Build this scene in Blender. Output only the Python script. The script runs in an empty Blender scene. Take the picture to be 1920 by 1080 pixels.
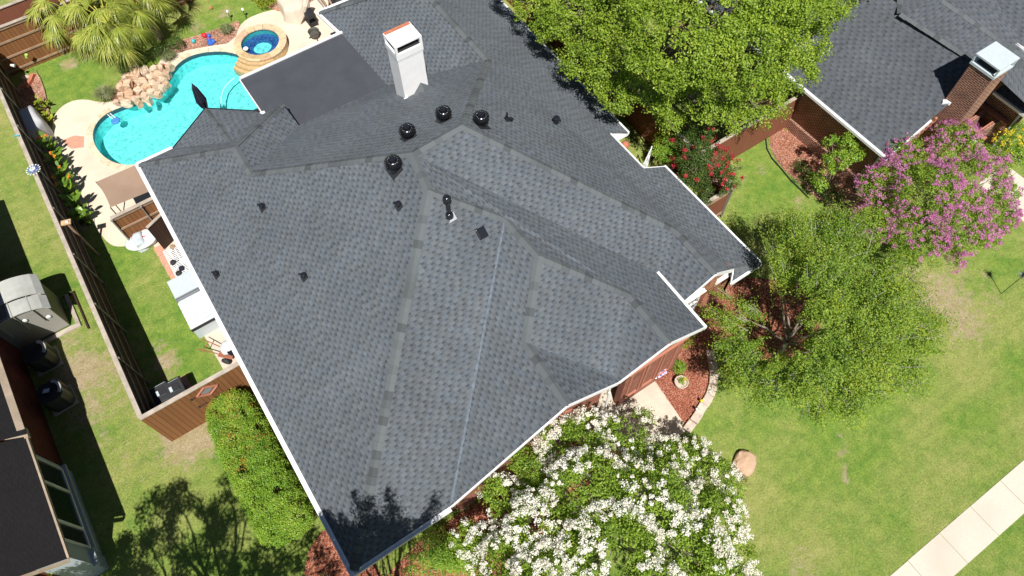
import bpy, math, random
import numpy as np
from mathutils import Vector, Matrix, noise
from mathutils.geometry import tessellate_polygon
SC = bpy.context.scene
# ------------------------------------------------------------------ camera, world, sun, exposure
CAMP = Vector((2.4906, 23.4451 * -1, 24.9944))
F_PX = 1340.46
AX_R = Vector((0.83026, -0.55719, -0.01434)); AX_U = Vector((0.49283, 0.72184, 0.48586)); AX_F = Vector((0.26036, 0.41046, -0.87392))
cam_d = bpy.data.cameras.new('camera'); cam = bpy.data.objects.new('camera', cam_d); SC.collection.objects.link(cam)
m3 = Matrix((AX_R, AX_U, -AX_F)).transposed()
cam.matrix_world = Matrix.Translation(CAMP) @ m3.to_4x4()
cam_d.sensor_width = 36; cam_d.lens = F_PX / 1920 * 36; cam_d.clip_start = .1; cam_d.clip_end = 2000
SC.camera = cam
SUNV = Vector((-.25, -.56, 1.0)).normalized()          # towards the sun
w = bpy.data.worlds.new('World'); SC.world = w; w.use_nodes = True
nt = w.node_tree; sky = nt.nodes.new('ShaderNodeTexSky'); sky.sky_type = 'NISHITA'; sky.sun_disc = False
sky.sun_elevation = math.asin(SUNV.z); sky.sun_rotation = math.atan2(SUNV.x, SUNV.y)
sky.air_density = .55; sky.dust_density = .2
bg = nt.nodes['Background']; bg.inputs[1].default_value = .05; nt.links.new(sky.outputs[0], bg.inputs[0])
sl = bpy.data.lights.new('sun', 'SUN'); sl.energy = 4.9; sl.angle = math.radians(.55); sl.color = (1, .965, .90)
so = bpy.data.objects.new('sun', sl); SC.collection.objects.link(so)
so.rotation_euler = SUNV.to_track_quat('Z', 'Y').to_euler()
SC.view_settings.view_transform = 'Standard'; SC.view_settings.look = 'None'; SC.view_settings.exposure = .45
SC.view_settings.gamma = 1; SC.view_settings.use_curve_mapping = False

# ------------------------------------------------------------------ helpers
# ground frame: X along the front of the house (p), Y towards the back yard (-q), Z up, metres
def at(u, v, z=0.0):
    """real point at height z that the drone saw at pixel u, v of the 1920 px photograph (used to survey the plot)"""
    d = AX_F + AX_R * ((u - 960) / F_PX) + AX_U * ((540 - v) / F_PX)
    s = (z - CAMP.z) / d.z
    return Vector((CAMP.x + d.x * s, CAMP.y + d.y * s, z))
def on(u, v, a, b, c):
    """survey a pixel onto the plane z = a + b*p + c*q"""
    d = AX_F + AX_R * ((u - 960) / F_PX) + AX_U * ((540 - v) / F_PX)
    s = (a + b * CAMP.x - c * CAMP.y - CAMP.z) / (d.z - b * d.x + c * d.y)
    return CAMP + d * s
def PQ(p, q, z=0.0): return Vector((p, -q, z))
rng = np.random.default_rng(7); random.seed(7)
C = SC.collection.objects

def mat(name, col=(.5, .5, .5), rough=.7, metal=0.0, spec=.5, noise_amt=0.0, nscale=6.0, bump=0.0, bscale=30.0, coat=0.0, dirt=None, dscale=1.2):
    m = bpy.data.materials.new(name); m.use_nodes = True; n = m.node_tree; b = n.nodes['Principled BSDF']
    b.inputs['Base Color'].default_value = (*col, 1); b.inputs['Roughness'].default_value = rough
    b.inputs['Metallic'].default_value = metal; b.inputs['Specular IOR Level'].default_value = spec
    b.inputs['Coat Weight'].default_value = coat
    tc = n.nodes.new('ShaderNodeTexCoord')
    src = None
    if noise_amt:
        t = n.nodes.new('ShaderNodeTexNoise'); t.inputs['Scale'].default_value = nscale; t.inputs['Detail'].default_value = 6
        t.inputs['Roughness'].default_value = .65
        n.links.new(tc.outputs['Object'], t.inputs['Vector'])
        r = n.nodes.new('ShaderNodeMapRange'); r.inputs['From Min'].default_value = .3; r.inputs['From Max'].default_value = .7
        r.inputs['To Min'].default_value = 1 - noise_amt; r.inputs['To Max'].default_value = 1 + noise_amt
        n.links.new(t.outputs[0], r.inputs['Value'])
        mx = n.nodes.new('ShaderNodeVectorMath'); mx.operation = 'SCALE'; mx.inputs[0].default_value = col
        n.links.new(r.outputs[0], mx.inputs['Scale']); src = mx.outputs[0]
        if dirt:
            t2 = n.nodes.new('ShaderNodeTexNoise'); t2.inputs['Scale'].default_value = dscale; t2.inputs['Detail'].default_value = 5
            n.links.new(tc.outputs['Object'], t2.inputs['Vector'])
            r2 = n.nodes.new('ShaderNodeMapRange'); r2.inputs['From Min'].default_value = .45; r2.inputs['From Max'].default_value = .72
            n.links.new(t2.outputs[0], r2.inputs['Value'])
            m2 = n.nodes.new('ShaderNodeMix'); m2.data_type = 'RGBA'; n.links.new(r2.outputs[0], m2.inputs[0])
            n.links.new(src, m2.inputs[6]); m2.inputs[7].default_value = (*dirt, 1); src = m2.outputs[2]
        n.links.new(src, b.inputs['Base Color'])
    if bump:
        t = n.nodes.new('ShaderNodeTexNoise'); t.inputs['Scale'].default_value = bscale; t.inputs['Detail'].default_value = 4
        n.links.new(tc.outputs['Object'], t.inputs['Vector'])
        bp = n.nodes.new('ShaderNodeBump'); bp.inputs['Strength'].default_value = bump; bp.inputs['Distance'].default_value = .02
        n.links.new(t.outputs[0], bp.inputs['Height']); n.links.new(bp.outputs[0], b.inputs['Normal'])
    return m

class G:
    """tiny node-graph writer"""
    def __init__(s, name):
        s.m = bpy.data.materials.new(name); s.m.use_nodes = True; s.n = s.m.node_tree; s.b = s.n.nodes['Principled BSDF']
    def node(s, t, **k):
        n = s.n.nodes.new(t)
        for a, v in k.items(): setattr(n, a, v)
        return n
    def inp(s, sock, v):
        if hasattr(v, 'is_linked') or isinstance(v, bpy.types.NodeSocket): s.n.links.new(v, sock)
        else: sock.default_value = v
    def math(s, op, a, b=0.0, c=0.0):
        n = s.node('ShaderNodeMath', operation=op); s.inp(n.inputs[0], a); s.inp(n.inputs[1], b); s.inp(n.inputs[2], c); return n.outputs[0]
    def mix(s, f, a, b, blend='MIX'):
        n = s.node('ShaderNodeMix', data_type='RGBA', blend_type=blend); s.inp(n.inputs[0], f)
        s.inp(n.inputs[6], a if not isinstance(a, tuple) else (*a, 1)); s.inp(n.inputs[7], b if not isinstance(b, tuple) else (*b, 1)); return n.outputs[2]
    def noise(s, vec, scale, detail=4, rough=.5, dim='3D'):
        n = s.node('ShaderNodeTexNoise', noise_dimensions=dim); s.inp(n.inputs['Vector'], vec); n.inputs['Scale'].default_value = scale
        n.inputs['Detail'].default_value = detail; n.inputs['Roughness'].default_value = rough; return n.outputs[0]
    def rng(s, v, a, b, c=0.0, d=1.0):
        n = s.node('ShaderNodeMapRange'); s.inp(n.inputs['Value'], v)
        for k, x in zip(('From Min', 'From Max', 'To Min', 'To Max'), (a, b, c, d)): n.inputs[k].default_value = x
        return n.outputs[0]
    def scale(s, col, f):
        n = s.node('ShaderNodeVectorMath', operation='SCALE'); s.inp(n.inputs[0], col); s.inp(n.inputs['Scale'], f); return n.outputs[0]
    def comb(s, x, y, z=0.0):
        n = s.node('ShaderNodeCombineXYZ'); s.inp(n.inputs[0], x); s.inp(n.inputs[1], y); s.inp(n.inputs[2], z); return n.outputs[0]
    def white(s, vec):
        n = s.node('ShaderNodeTexWhiteNoise', noise_dimensions='3D'); s.inp(n.inputs['Vector'], vec); return n.outputs['Value']
    def bump(s, h, strength=.5, dist=.02):
        n = s.node('ShaderNodeBump'); n.inputs['Strength'].default_value = strength; n.inputs['Distance'].default_value = dist
        s.inp(n.inputs['Height'], h); s.n.links.new(n.outputs[0], s.b.inputs['Normal'])
    def out(s, col=None, rough=.7, spec=.5, **k):
        if col is not None: s.inp(s.b.inputs['Base Color'], col if not isinstance(col, tuple) else (*col, 1))
        s.inp(s.b.inputs['Roughness'], rough); s.b.inputs['Specular IOR Level'].default_value = spec
        return s.m
    @property
    def uv(s): return s.node('ShaderNodeUVMap').outputs[0]
    @property
    def obj(s): return s.node('ShaderNodeTexCoord').outputs['Object']
    def xyz(s, v):
        n = s.node('ShaderNodeSeparateXYZ'); s.inp(n.inputs[0], v); return n.outputs

def shingle_mat(name, base, W=.30, H=.14, contrast=.85, warm=(1.0, 1.0, 1.0)):
    g = G(name); u, v, _ = g.xyz(g.uv)
    wob = g.noise(g.uv, .6, 3); v = g.math('ADD', v, g.math('MULTIPLY', g.math('SUBTRACT', wob, .5), .05))
    vs = g.math('DIVIDE', v, H); row = g.math('FLOOR', vs); fv = g.math('FRACT', vs)
    off = g.math('MULTIPLY', g.white(g.comb(row, 3.3, 0.0)), .3)
    us = g.math('ADD', g.math('ADD', g.math('DIVIDE', u, W), g.math('MULTIPLY', row, .37)), off)
    col = g.math('FLOOR', us); fu = g.math('FRACT', us)
    wid = g.rng(g.white(g.comb(col, row, 7.0)), 0, 1, .38, .62)
    tab = g.math('LESS_THAN', fu, wid)                                       # 1 on the raised tooth
    tone = g.white(g.comb(g.math('ADD', g.math('MULTIPLY', col, 2.0), tab), row, 1.0))
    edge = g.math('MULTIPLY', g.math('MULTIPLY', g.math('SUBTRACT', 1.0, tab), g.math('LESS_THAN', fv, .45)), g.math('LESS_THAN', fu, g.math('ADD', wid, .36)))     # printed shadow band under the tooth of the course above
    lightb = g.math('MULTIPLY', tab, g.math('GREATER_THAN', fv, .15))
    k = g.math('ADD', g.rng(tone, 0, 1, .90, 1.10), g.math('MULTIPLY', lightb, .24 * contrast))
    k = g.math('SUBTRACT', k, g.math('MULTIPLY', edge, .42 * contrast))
    k = g.math('MULTIPLY', k, g.math('MULTIPLY', g.rng(g.noise(g.uv, .35, 5, .6), .3, .7, .86, 1.12), g.rng(g.noise(g.comb(g.math('MULTIPLY', u, 2.2), g.math('MULTIPLY', v, .25)), 1.0, 4, .6), .3, .7, .93, 1.07)))
    k = g.math('MULTIPLY', k, g.rng(g.noise(g.uv, 95., 2, .8), .25, .75, .78, 1.22))
    tint = g.mix(g.white(g.comb(row, col, 4.0)), tuple(x * y for x, y in zip(base, (.98, 1.0, 1.03))), tuple(x * y for x, y in zip(base, (1.04, 1.0, .96))))
    h = g.math('ADD', g.math('MULTIPLY', tab, .6), g.math('SUBTRACT', 1.0, fv))
    h = g.math('ADD', h, g.math('MULTIPLY', g.noise(g.uv, 160., 2), .3))
    g.bump(h, .8, .007)
    g.b.inputs['Diffuse Roughness'].default_value = .3
    return g.out(g.scale(tint, k), .86, .35)

def brick_mat(name, c1, c2, mortar, ms=.006):
    g = G(name); t = g.node('ShaderNodeTexBrick'); g.inp(t.inputs['Vector'], g.uv); t.inputs['Scale'].default_value = 1
    t.inputs['Color1'].default_value = (*c1, 1); t.inputs['Color2'].default_value = (*c2, 1); t.inputs['Mortar'].default_value = (*mortar, 1)
    t.inputs['Brick Width'].default_value = .21; t.inputs['Row Height'].default_value = .08; t.inputs['Mortar Size'].default_value = ms; t.inputs['Mortar Smooth'].default_value = .2
    n = g.noise(g.uv, 2.0, 5); c = g.scale(t.outputs[0], g.rng(n, .3, .7, .75, 1.2))
    g.bump(g.math('SUBTRACT', 1.0, t.outputs[1]), .6, .008)
    return g.out(c, .85, .3)

def plank_mat(name, c1, c2, W=.14, along='u', seam=.4):
    g = G(name); u, v, _ = g.xyz(g.uv); a, b = (u, v) if along == 'u' else (v, u)
    us = g.math('DIVIDE', a, W); col = g.math('FLOOR', us); fu = g.math('FRACT', us)
    tone = g.white(g.comb(col, 1.0, 0.0)); grain = g.noise(g.comb(g.math('MULTIPLY', a, 14.0), g.math('MULTIPLY', b, .9)), 3.0, 6, .6)
    c = g.mix(g.math('ADD', g.math('MULTIPLY', tone, .5), g.math('MULTIPLY', grain, .5)), c1, c2)
    s = g.math('LESS_THAN', g.math('ABSOLUTE', g.math('SUBTRACT', fu, .5)), .46)
    c = g.scale(c, g.rng(s, 0, 1, seam, 1.0)); g.bump(g.math('ADD', s, g.math('MULTIPLY', grain, .2)), .5, .01)
    return g.out(c, .8, .3)

def leaf_mat(name, c1, c2, c3, trans=.35, rough=.5, spec=.35):
    g = G(name); gi = g.node('ShaderNodeNewGeometry').outputs['Random Per Island']
    r = g.node('ShaderNodeValToRGB'); e = r.color_ramp.elements; e[0].color = (*c1, 1); e[1].color = (*c3, 1); x = e.new(.55); x.color = (*c2, 1)
    n = g.noise(g.obj, .9, 3)
    g.inp(r.inputs[0], g.math('ADD', g.math('MULTIPLY', gi, .65), g.rng(n, .3, .7, 0, .35)))
    g.out(r.outputs[0], rough, spec)
    tr = g.node('ShaderNodeBsdfTranslucent'); g.inp(tr.inputs[0], g.scale(r.outputs[0], 1.35))
    mx = g.node('ShaderNodeMixShader'); mx.inputs[0].default_value = trans
    o = g.n.nodes['Material Output']; g.n.links.new(g.b.outputs[0], mx.inputs[1]); g.n.links.new(tr.outputs[0], mx.inputs[2]); g.n.links.new(mx.outputs[0], o.inputs[0])
    return g.m

class MB:
    def __init__(s): s.v = []; s.f = []
    def add(s, vs, fs):
        o = len(s.v); s.v += [Vector(x) for x in vs]; s.f += [tuple(i + o for i in f) for f in fs]; return s
    def poly(s, pts): return s.add(pts, [tuple(range(len(pts)))])
    def box(s, p0, p1, q0, q1, z0, z1):
        x0, x1 = sorted((p0, p1)); y0, y1 = sorted((-q0, -q1)); z0, z1 = sorted((z0, z1))
        return s.add([(x0,y0,z0),(x1,y0,z0),(x1,y1,z0),(x0,y1,z0),(x0,y0,z1),(x1,y0,z1),(x1,y1,z1),(x0,y1,z1)],
                     [(0,3,2,1),(4,5,6,7),(0,1,5,4),(1,2,6,5),(2,3,7,6),(3,0,4,7)])
    def obox(s, c, d, L, W, H, up=Vector((0,0,1))):
        """oriented box centred at c, length L along d, width W, height H"""
        d = Vector(d).normalized(); sd = d.cross(up)
        if sd.length < 1e-4: sd = Vector((1,0,0))
        sd.normalize(); u = sd.cross(d); c = Vector(c); P = []
        for a in (-1, 1):
            for b in (-1, 1):
                for e in (-1, 1): P.append(c + d*(a*L/2) + sd*(b*W/2) + u*(e*H/2))
        return s.add(P, [(0,1,3,2),(4,6,7,5),(0,4,5,1),(2,3,7,6),(0,2,6,4),(1,5,7,3)])
    def bar(s, a, b, W, H, up=Vector((0,0,1))):
        a, b = Vector(a), Vector(b); return s.obox((a+b)/2, b-a, (b-a).length, W, H, up)
    def prism(s, pts, z0, z1):
        n = len(pts); P = [Vector((p[0], p[1], z0)) for p in pts] + [Vector((p[0], p[1], z1)) for p in pts]
        return s.add(P, [tuple(range(n-1, -1, -1)), tuple(range(n, 2*n))] + [(i, (i+1) % n, n+(i+1) % n, n+i) for i in range(n)])
    def slab(s, pts, off):
        n = len(pts); off = Vector(off); P = [Vector(p) for p in pts] + [Vector(p)+off for p in pts]
        return s.add(P, [tuple(range(n-1, -1, -1)), tuple(range(n, 2*n))] + [(i, (i+1) % n, n+(i+1) % n, n+i) for i in range(n)])
    def tube(s, path, r, seg=8, cap=True):
        path = [Vector(p) for p in path]; n = len(path); R = r if isinstance(r, (list, tuple)) else [r]*n
        base = len(s.v); P = []; F = []
        for i, p in enumerate(path):
            t = (path[min(i+1, n-1)] - path[max(i-1, 0)]).normalized(); a = t.orthogonal().normalized() if abs(t.z) > .95 else t.cross(Vector((0,0,1))).normalized()
            b = t.cross(a)
            for k in range(seg): an = 2*math.pi*k/seg; P.append(p + (a*math.cos(an) + b*math.sin(an))*R[i])
        for i in range(n-1):
            for k in range(seg): F.append((i*seg+k, i*seg+(k+1) % seg, (i+1)*seg+(k+1) % seg, (i+1)*seg+k))
        if cap: F += [tuple(range(seg-1, -1, -1)), tuple((n-1)*seg+k for k in range(seg))]
        return s.add(P, F)
    def lathe(s, prof, c=(0,0,0), seg=24, sx=1, sy=1):
        c = Vector(c); P = []; F = []; n = len(prof)
        for r, z in prof:
            for k in range(seg): an = 2*math.pi*k/seg; P.append(c + Vector((r*math.cos(an)*sx, r*math.sin(an)*sy, z)))
        for i in range(n-1):
            for k in range(seg): F.append((i*seg+k, i*seg+(k+1) % seg, (i+1)*seg+(k+1) % seg, (i+1)*seg+k))
        F += [tuple(range(seg-1, -1, -1)), tuple((n-1)*seg+k for k in range(seg))]
        return s.add(P, F)
    def xf(s, M): s.v = [M @ v for v in s.v]; return s

def wloc(o):
    l = Vector((0,0,0))
    while o is not None: l = l + o.location; o = o.parent
    return l
def build(name, mb, m, parent=None, smooth=False, bevel=0.0, uv=True, local=False, rot=None):
    """mesh object from world-space (or, with local, parent-space) vertices"""
    base = wloc(parent) if (parent is not None and not local) else Vector((0,0,0))
    me = bpy.data.meshes.new(name); me.from_pydata([tuple(v - base) for v in mb.v], [], mb.f); me.update()
    if uv:
        ul = me.uv_layers.new(name='UVMap'); Z = Vector((0,0,1))
        for p in me.polygons:
            n = p.normal; h = Z.cross(n)
            h = Vector((1,0,0)) if h.length < .02 else h.normalized()
            sl_ = n.cross(h)
            for li in p.loop_indices:
                co = me.vertices[me.loops[li].vertex_index].co + base; ul.data[li].uv = (co.dot(h), co.dot(sl_))
    if smooth:
        me.polygons.foreach_set('use_smooth', [True]*len(me.polygons))
    me.materials.append(m); o = bpy.data.objects.new(name, me); C.link(o)
    if parent is not None: o.parent = parent
    if bevel:
        b = o.modifiers.new('bevel', 'BEVEL'); b.width = bevel; b.segments = 2; b.limit_method = 'ANGLE'
    return o
def tag(o, label=None, cat=None, group=None, kind=None):
    if label: o['label'] = label
    if cat: o['category'] = cat
    if group: o['group'] = group
    if kind: o['kind'] = kind
    return o
def thing(name, label, cat, loc=(0,0,0), group=None, rz=0.0):
    o = bpy.data.objects.new(name, None); o.empty_display_size = .2; C.link(o); o.location = loc; o.rotation_euler = (0,0,rz)
    return tag(o, label, cat, group)
def copy_tree(o, parent=None):
    c = o.copy(); C.link(c); c.parent = parent
    for ch in [x for x in bpy.data.objects if x.parent == o]: copy_tree(ch, c)
    return c
def struct(name, mb, m, label=None):
    o = build(name, mb, m); o['kind'] = 'structure'
    if label: o['label'] = label
    return o
def flat_poly(outer, holes=(), z=0.0):
    loops = [[Vector((p[0], p[1], 0)) for p in outer]] + [[Vector((p[0], p[1], 0)) for p in h] for h in holes]
    tris = tessellate_polygon(loops); P = [v for l in loops for v in l]; mb = MB()
    fs = []
    for t in tris:
        a, b, c = (P[i] for i in t)
        fs.append(tuple(t) if (b-a).cross(c-a).z > 0 else tuple(reversed(t)))
    return mb.add([(v.x, v.y, z) for v in P], fs)
def smooth_loop(pts, it=2):
    for _ in range(it):
        q = []
        for i in range(len(pts)):
            a, b = pts[i], pts[(i+1) % len(pts)]; q += [a*.75+b*.25, a*.25+b*.75]
        pts = q
    return pts
def px(l, z=0.0): return [at(u, v, z) for u, v in l]
def fast_quads(name, Q, m, parent=None, label=None, kind=None, tri=False):
    """Q: (n,4,3) array of separate quads"""
    n, k = Q.shape[0], Q.shape[1]; base = np.array(wloc(parent)) if parent is not None else np.zeros(3)
    me = bpy.data.meshes.new(name); me.vertices.add(n*k); me.vertices.foreach_set('co', (Q.reshape(-1, 3) - base).astype(np.float32).ravel())
    me.loops.add(n*k); me.loops.foreach_set('vertex_index', np.arange(n*k, dtype=np.int32))
    me.polygons.add(n); me.polygons.foreach_set('loop_start', np.arange(0, n*k, k, dtype=np.int32)); me.polygons.foreach_set('loop_total', np.full(n, k, np.int32))
    me.update(); me.validate(); me.materials.append(m); o = bpy.data.objects.new(name, me); C.link(o)
    if parent is not None: o.parent = parent
    if kind: o['kind'] = kind
    return o
def unit(a): return a / (np.linalg.norm(a, axis=-1, keepdims=True) + 1e-9)
def leaf_quads(P, N, size, aspect=.6, T=None, jit=.3):
    n = len(P); N = unit(N)
    A = rng.normal(size=(n, 3)) if T is None else T
    A = unit(A - (A*N).sum(1, keepdims=True)*N); B = np.cross(N, A)
    s = (size*(1 + jit*(rng.random(n)*2-1)))[:, None]
    L = A*s*.5; Wd = B*s*.5*aspect
    return np.stack([P-L, P+Wd*1.0-L*.1, P+L, P-Wd*1.0-L*.1], 1)

# ------------------------------------------------------------------ materials
M = {}
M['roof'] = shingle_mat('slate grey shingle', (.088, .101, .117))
M['roof2'] = shingle_mat('neighbour shingle', (.082, .092, .107), .34, .15, .7)
M['roof3'] = shingle_mat('shade darkened shingle', (.010, .009, .010), .33, .15, .6)  # near-black tone holds the shade lying over the left house roof
def cap_mat():
    g = G('ridge shingle'); u, v, _ = g.xyz(g.uv); gi = g.node('ShaderNodeNewGeometry').outputs['Random Per Island']
    c = g.mix(g.rng(gi, .0, .6), (.058, .065, .070), (.108, .120, .128)); c = g.scale(c, g.rng(g.noise(g.obj, 60, 3, .8), .3, .7, .85, 1.15)); g.bump(g.noise(g.obj, 120, 2), .5, .004)
    return g.out(c, .88, .3)
M['cap'] = cap_mat()
M['felt'] = mat('rolled roofing', (.056, .060, .074), .8, noise_amt=.13, nscale=1.3, bump=.4, bscale=90)
M['valley'] = mat('painted valley reflection', (.108, .132, .165), .85, noise_amt=.3, nscale=6)
M['white'] = mat('white painted metal', (.80, .80, .81), .45, noise_amt=.05, nscale=3)
M['whitesid'] = mat('white painted siding', (.78, .77, .74), .6, noise_amt=.06, nscale=2.5, dirt=(.6, .55, .47), dscale=.9)
M['cream'] = mat('cream stucco', (.62, .55, .43), .8, noise_amt=.06, nscale=5)
M['brick'] = brick_mat('red brick', (.30, .10, .065), (.22, .07, .05), (.42, .27, .21))
M['brick2'] = brick_mat('brown red brick', (.21, .072, .048), (.115, .04, .03), (.55, .38, .28), .011)
M['brick3'] = brick_mat('dark red brick', (.16, .03, .022), (.10, .022, .018), (.16, .07, .05))
M['soldier'] = mat('orange brick trim', (.42, .17, .11), .85, noise_amt=.15, nscale=18)
M['black'] = mat('black metal', (.022, .024, .032), .16, .35, .8)
M['turb'] = mat('gloss black turbine', (.05, .053, .062), .22, .85, .8)
M['blackrough'] = mat('black rubber', (.02, .02, .023), .6)
M['gray'] = mat('grey metal', (.22, .23, .25), .45, noise_amt=.1)
M['steel'] = mat('galvanised steel', (.5, .5, .5), .35, .6, noise_amt=.1)
M['chrome'] = mat('lead flashing', (.55, .56, .58), .3, .8)
M['glass'] = mat('dark window glass', (.02, .024, .028), .06, 0, .9)
M['glassgreen'] = mat('green reflecting window glass', (.015, .03, .02), .05, 0, .9)
M['cap_wood'] = mat('weathered wood cap', (.42, .36, .30), .85, noise_amt=.2, nscale=5, dirt=(.30, .25, .2), dscale=2)
M['board'] = plank_mat('brown stained boards', (.165, .068, .026), (.28, .125, .048), .17, seam=.22)
M['board_dark'] = plank_mat('shade darkened boards', (.035, .018, .012), (.06, .03, .018), .14)  # brown boards darkened to hold the shade on the long fence's inner face
M['board_red'] = plank_mat('red brown boards', (.19, .07, .04), (.24, .09, .05), .14, seam=.75)
M['rail'] = mat('fence rail', (.30, .20, .13), .8, noise_amt=.2, nscale=4)
M['postmetal'] = mat('galvanised post', (.30, .27, .24), .5, .3, noise_amt=.1)
M['deck'] = mat('cream pool deck', (.66, .56, .45), .85, noise_amt=.07, nscale=40, dirt=(.60, .48, .38), dscale=.8, bump=.3, bscale=60)
M['concrete'] = mat('pale concrete', (.56, .49, .40), .85, noise_amt=.08, nscale=7, dirt=(.5, .42, .34), dscale=1.3)
M['sidewalk'] = mat('sidewalk concrete', (.58, .52, .44), .85, noise_amt=.06, nscale=12, dirt=(.52, .46, .38), dscale=.6)
M['flag'] = mat('pink paver', (.52, .27, .19), .85, noise_amt=.12, nscale=6)
def stone_mat(name, a, b, c):
    g = G(name); gi = g.node('ShaderNodeNewGeometry').outputs['Random Per Island']; oi = g.node('ShaderNodeObjectInfo').outputs['Random']
    r = g.node('ShaderNodeValToRGB'); e = r.color_ramp.elements; e[0].color = (*a, 1); e[1].color = (*c, 1); x = e.new(.5); x.color = (*b, 1)
    g.inp(r.inputs[0], g.math('FRACT', g.math('ADD', gi, oi))); k = g.rng(g.noise(g.obj, 5, 6, .65), .3, .7, .75, 1.2)
    g.bump(g.noise(g.obj, 12, 5), .6, .03); return g.out(g.scale(r.outputs[0], k), .85, .3)
M['coping'] = stone_mat('sandstone coping', (.66, .52, .36), (.68, .59, .46), (.66, .48, .33))
M['spastone'] = stone_mat('golden sandstone', (.60, .42, .22), (.64, .50, .32), (.58, .37, .24))
M['step'] = mat('amber stone step', (.50, .35, .18), .6, noise_amt=.25, nscale=7)
M['rock'] = stone_mat('pink sandstone', (.56, .36, .23), (.64, .50, .37), (.42, .29, .20))
M['paleblock'] = stone_mat('pale edging block', (.55, .46, .38), (.50, .40, .33), (.58, .50, .42))
def mulch_mat(name, c1, c2, c3):
    g = G(name); t = g.node('ShaderNodeTexVoronoi'); g.inp(t.inputs['Vector'], g.obj); t.inputs['Scale'].default_value = 27; t.inputs['Randomness'].default_value = 1
    r = g.node('ShaderNodeValToRGB'); e = r.color_ramp.elements; e[0].color = (*c1, 1); e[1].color = (*c3, 1); x = e.new(.5); x.color = (*c2, 1)
    rv = g.xyz(t.outputs['Color'])[0]; g.inp(r.inputs[0], rv); g.bump(g.math('ADD', t.outputs['Distance'], rv), 1.0, .03)
    return g.out(g.scale(r.outputs[0], g.rng(g.noise(g.obj, .8, 5), .3, .7, .7, 1.25)), .9, .2)
M['mulch'] = mulch_mat('red mulch', (.15, .045, .028), (.36, .115, .068), (.56, .27, .18))
M['mulch2'] = mulch_mat('pale red bark', (.22, .08, .05), (.50, .24, .16), (.66, .46, .35))
M['mulchchip'] = leaf_mat('bark chips', (.20, .06, .035), (.44, .15, .09), (.62, .36, .26), 0.0)
M['soil'] = mat('sandy soil', (.40, .31, .21), .95, noise_amt=.25, nscale=6, bump=.4, bscale=20)
def lawn_mat():
    g = G('lawn grass'); a = g.node('ShaderNodeAttribute', attribute_name='dry').outputs['Fac']
    lush = g.node('ShaderNodeAttribute', attribute_name='lush').outputs['Fac']
    o = g.obj; big = g.noise(o, .28, 5, .6); mid = g.noise(o, 2.2, 6, .7); fine = g.noise(o, 16., 6, .8); vf = g.noise(o, 60., 3, .8)
    dryc = g.mix(g.rng(mid, .3, .7), (.31, .36, .085), (.44, .42, .15)); grn = g.mix(g.rng(mid, .35, .65), (.13, .26, .038), (.27, .37, .062))
    f = g.math('ADD', g.rng(big, .35, .65), g.math('MULTIPLY', g.math('SUBTRACT', fine, .5), 1.1)); f = g.math('SUBTRACT', f, lush)
    c = g.mix(f, grn, dryc); c.node.clamp_factor = True
    d = g.math('ADD', a, g.math('MULTIPLY', g.math('SUBTRACT', g.noise(o, 3.5, 6, .75), .5), 1.7)); d = g.rng(d, .36, .74)
    c = g.mix(d, c, g.mix(g.rng(mid, .4, .6), (.50, .40, .26), (.42, .34, .18)))
    mow = g.node('ShaderNodeTexWave'); mow.inputs['Scale'].default_value = .55; mow.inputs['Distortion'].default_value = 1.2; mow.inputs['Detail'].default_value = 3
    mr = g.node('ShaderNodeMapping'); mr.inputs['Rotation'].default_value = (0, 0, math.pi/2+.02); g.inp(mr.inputs[0], o); g.inp(mow.inputs[0], mr.outputs[0]); c = g.scale(c, g.rng(mow.outputs[1], 0, 1, .97, 1.03))
    c = g.scale(c, g.rng(g.noise(o, 6.5, 5, .75), .3, .7, .84, 1.16)); c = g.scale(c, g.rng(fine, .28, .72, .55, 1.42)); c = g.scale(c, g.rng(vf, .28, .72, .58, 1.42))
    g.bump(g.math('ADD', g.math('MULTIPLY', fine, 1.0), g.math('MULTIPLY', vf, .8)), .9, .06)
    return g.out(c, .8, .2)
M['lawn'] = lawn_mat()
def water_mat():
    g = G('pool water'); o = g.obj
    n1 = g.noise(o, 5., 4, .7); n2 = g.noise(o, 14., 3, .7)
    g.bump(g.math('ADD', n1, g.math('MULTIPLY', n2, .6)), .75, .06)
    tr = g.node('ShaderNodeBsdfTransparent'); tr.inputs[0].default_value = (.76, .965, .965, 1)
    gl = g.node('ShaderNodeBsdfGlossy'); gl.inputs['Roughness'].default_value = .06
    bump = [n for n in g.n.nodes if n.type == 'BUMP'][0]; g.n.links.new(bump.outputs[0], gl.inputs['Normal'])
    fr = g.node('ShaderNodeFresnel'); fr.inputs['IOR'].default_value = 1.33; g.n.links.new(bump.outputs[0], fr.inputs['Normal'])
    mx = g.node('ShaderNodeMixShader'); g.n.links.new(fr.outputs[0], mx.inputs[0]); g.n.links.new(tr.outputs[0], mx.inputs[1]); g.n.links.new(gl.outputs[0], mx.inputs[2])
    g.n.links.new(mx.outputs[0], g.n.nodes['Material Output'].inputs[0]); return g.m
M['water'] = water_mat()
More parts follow.
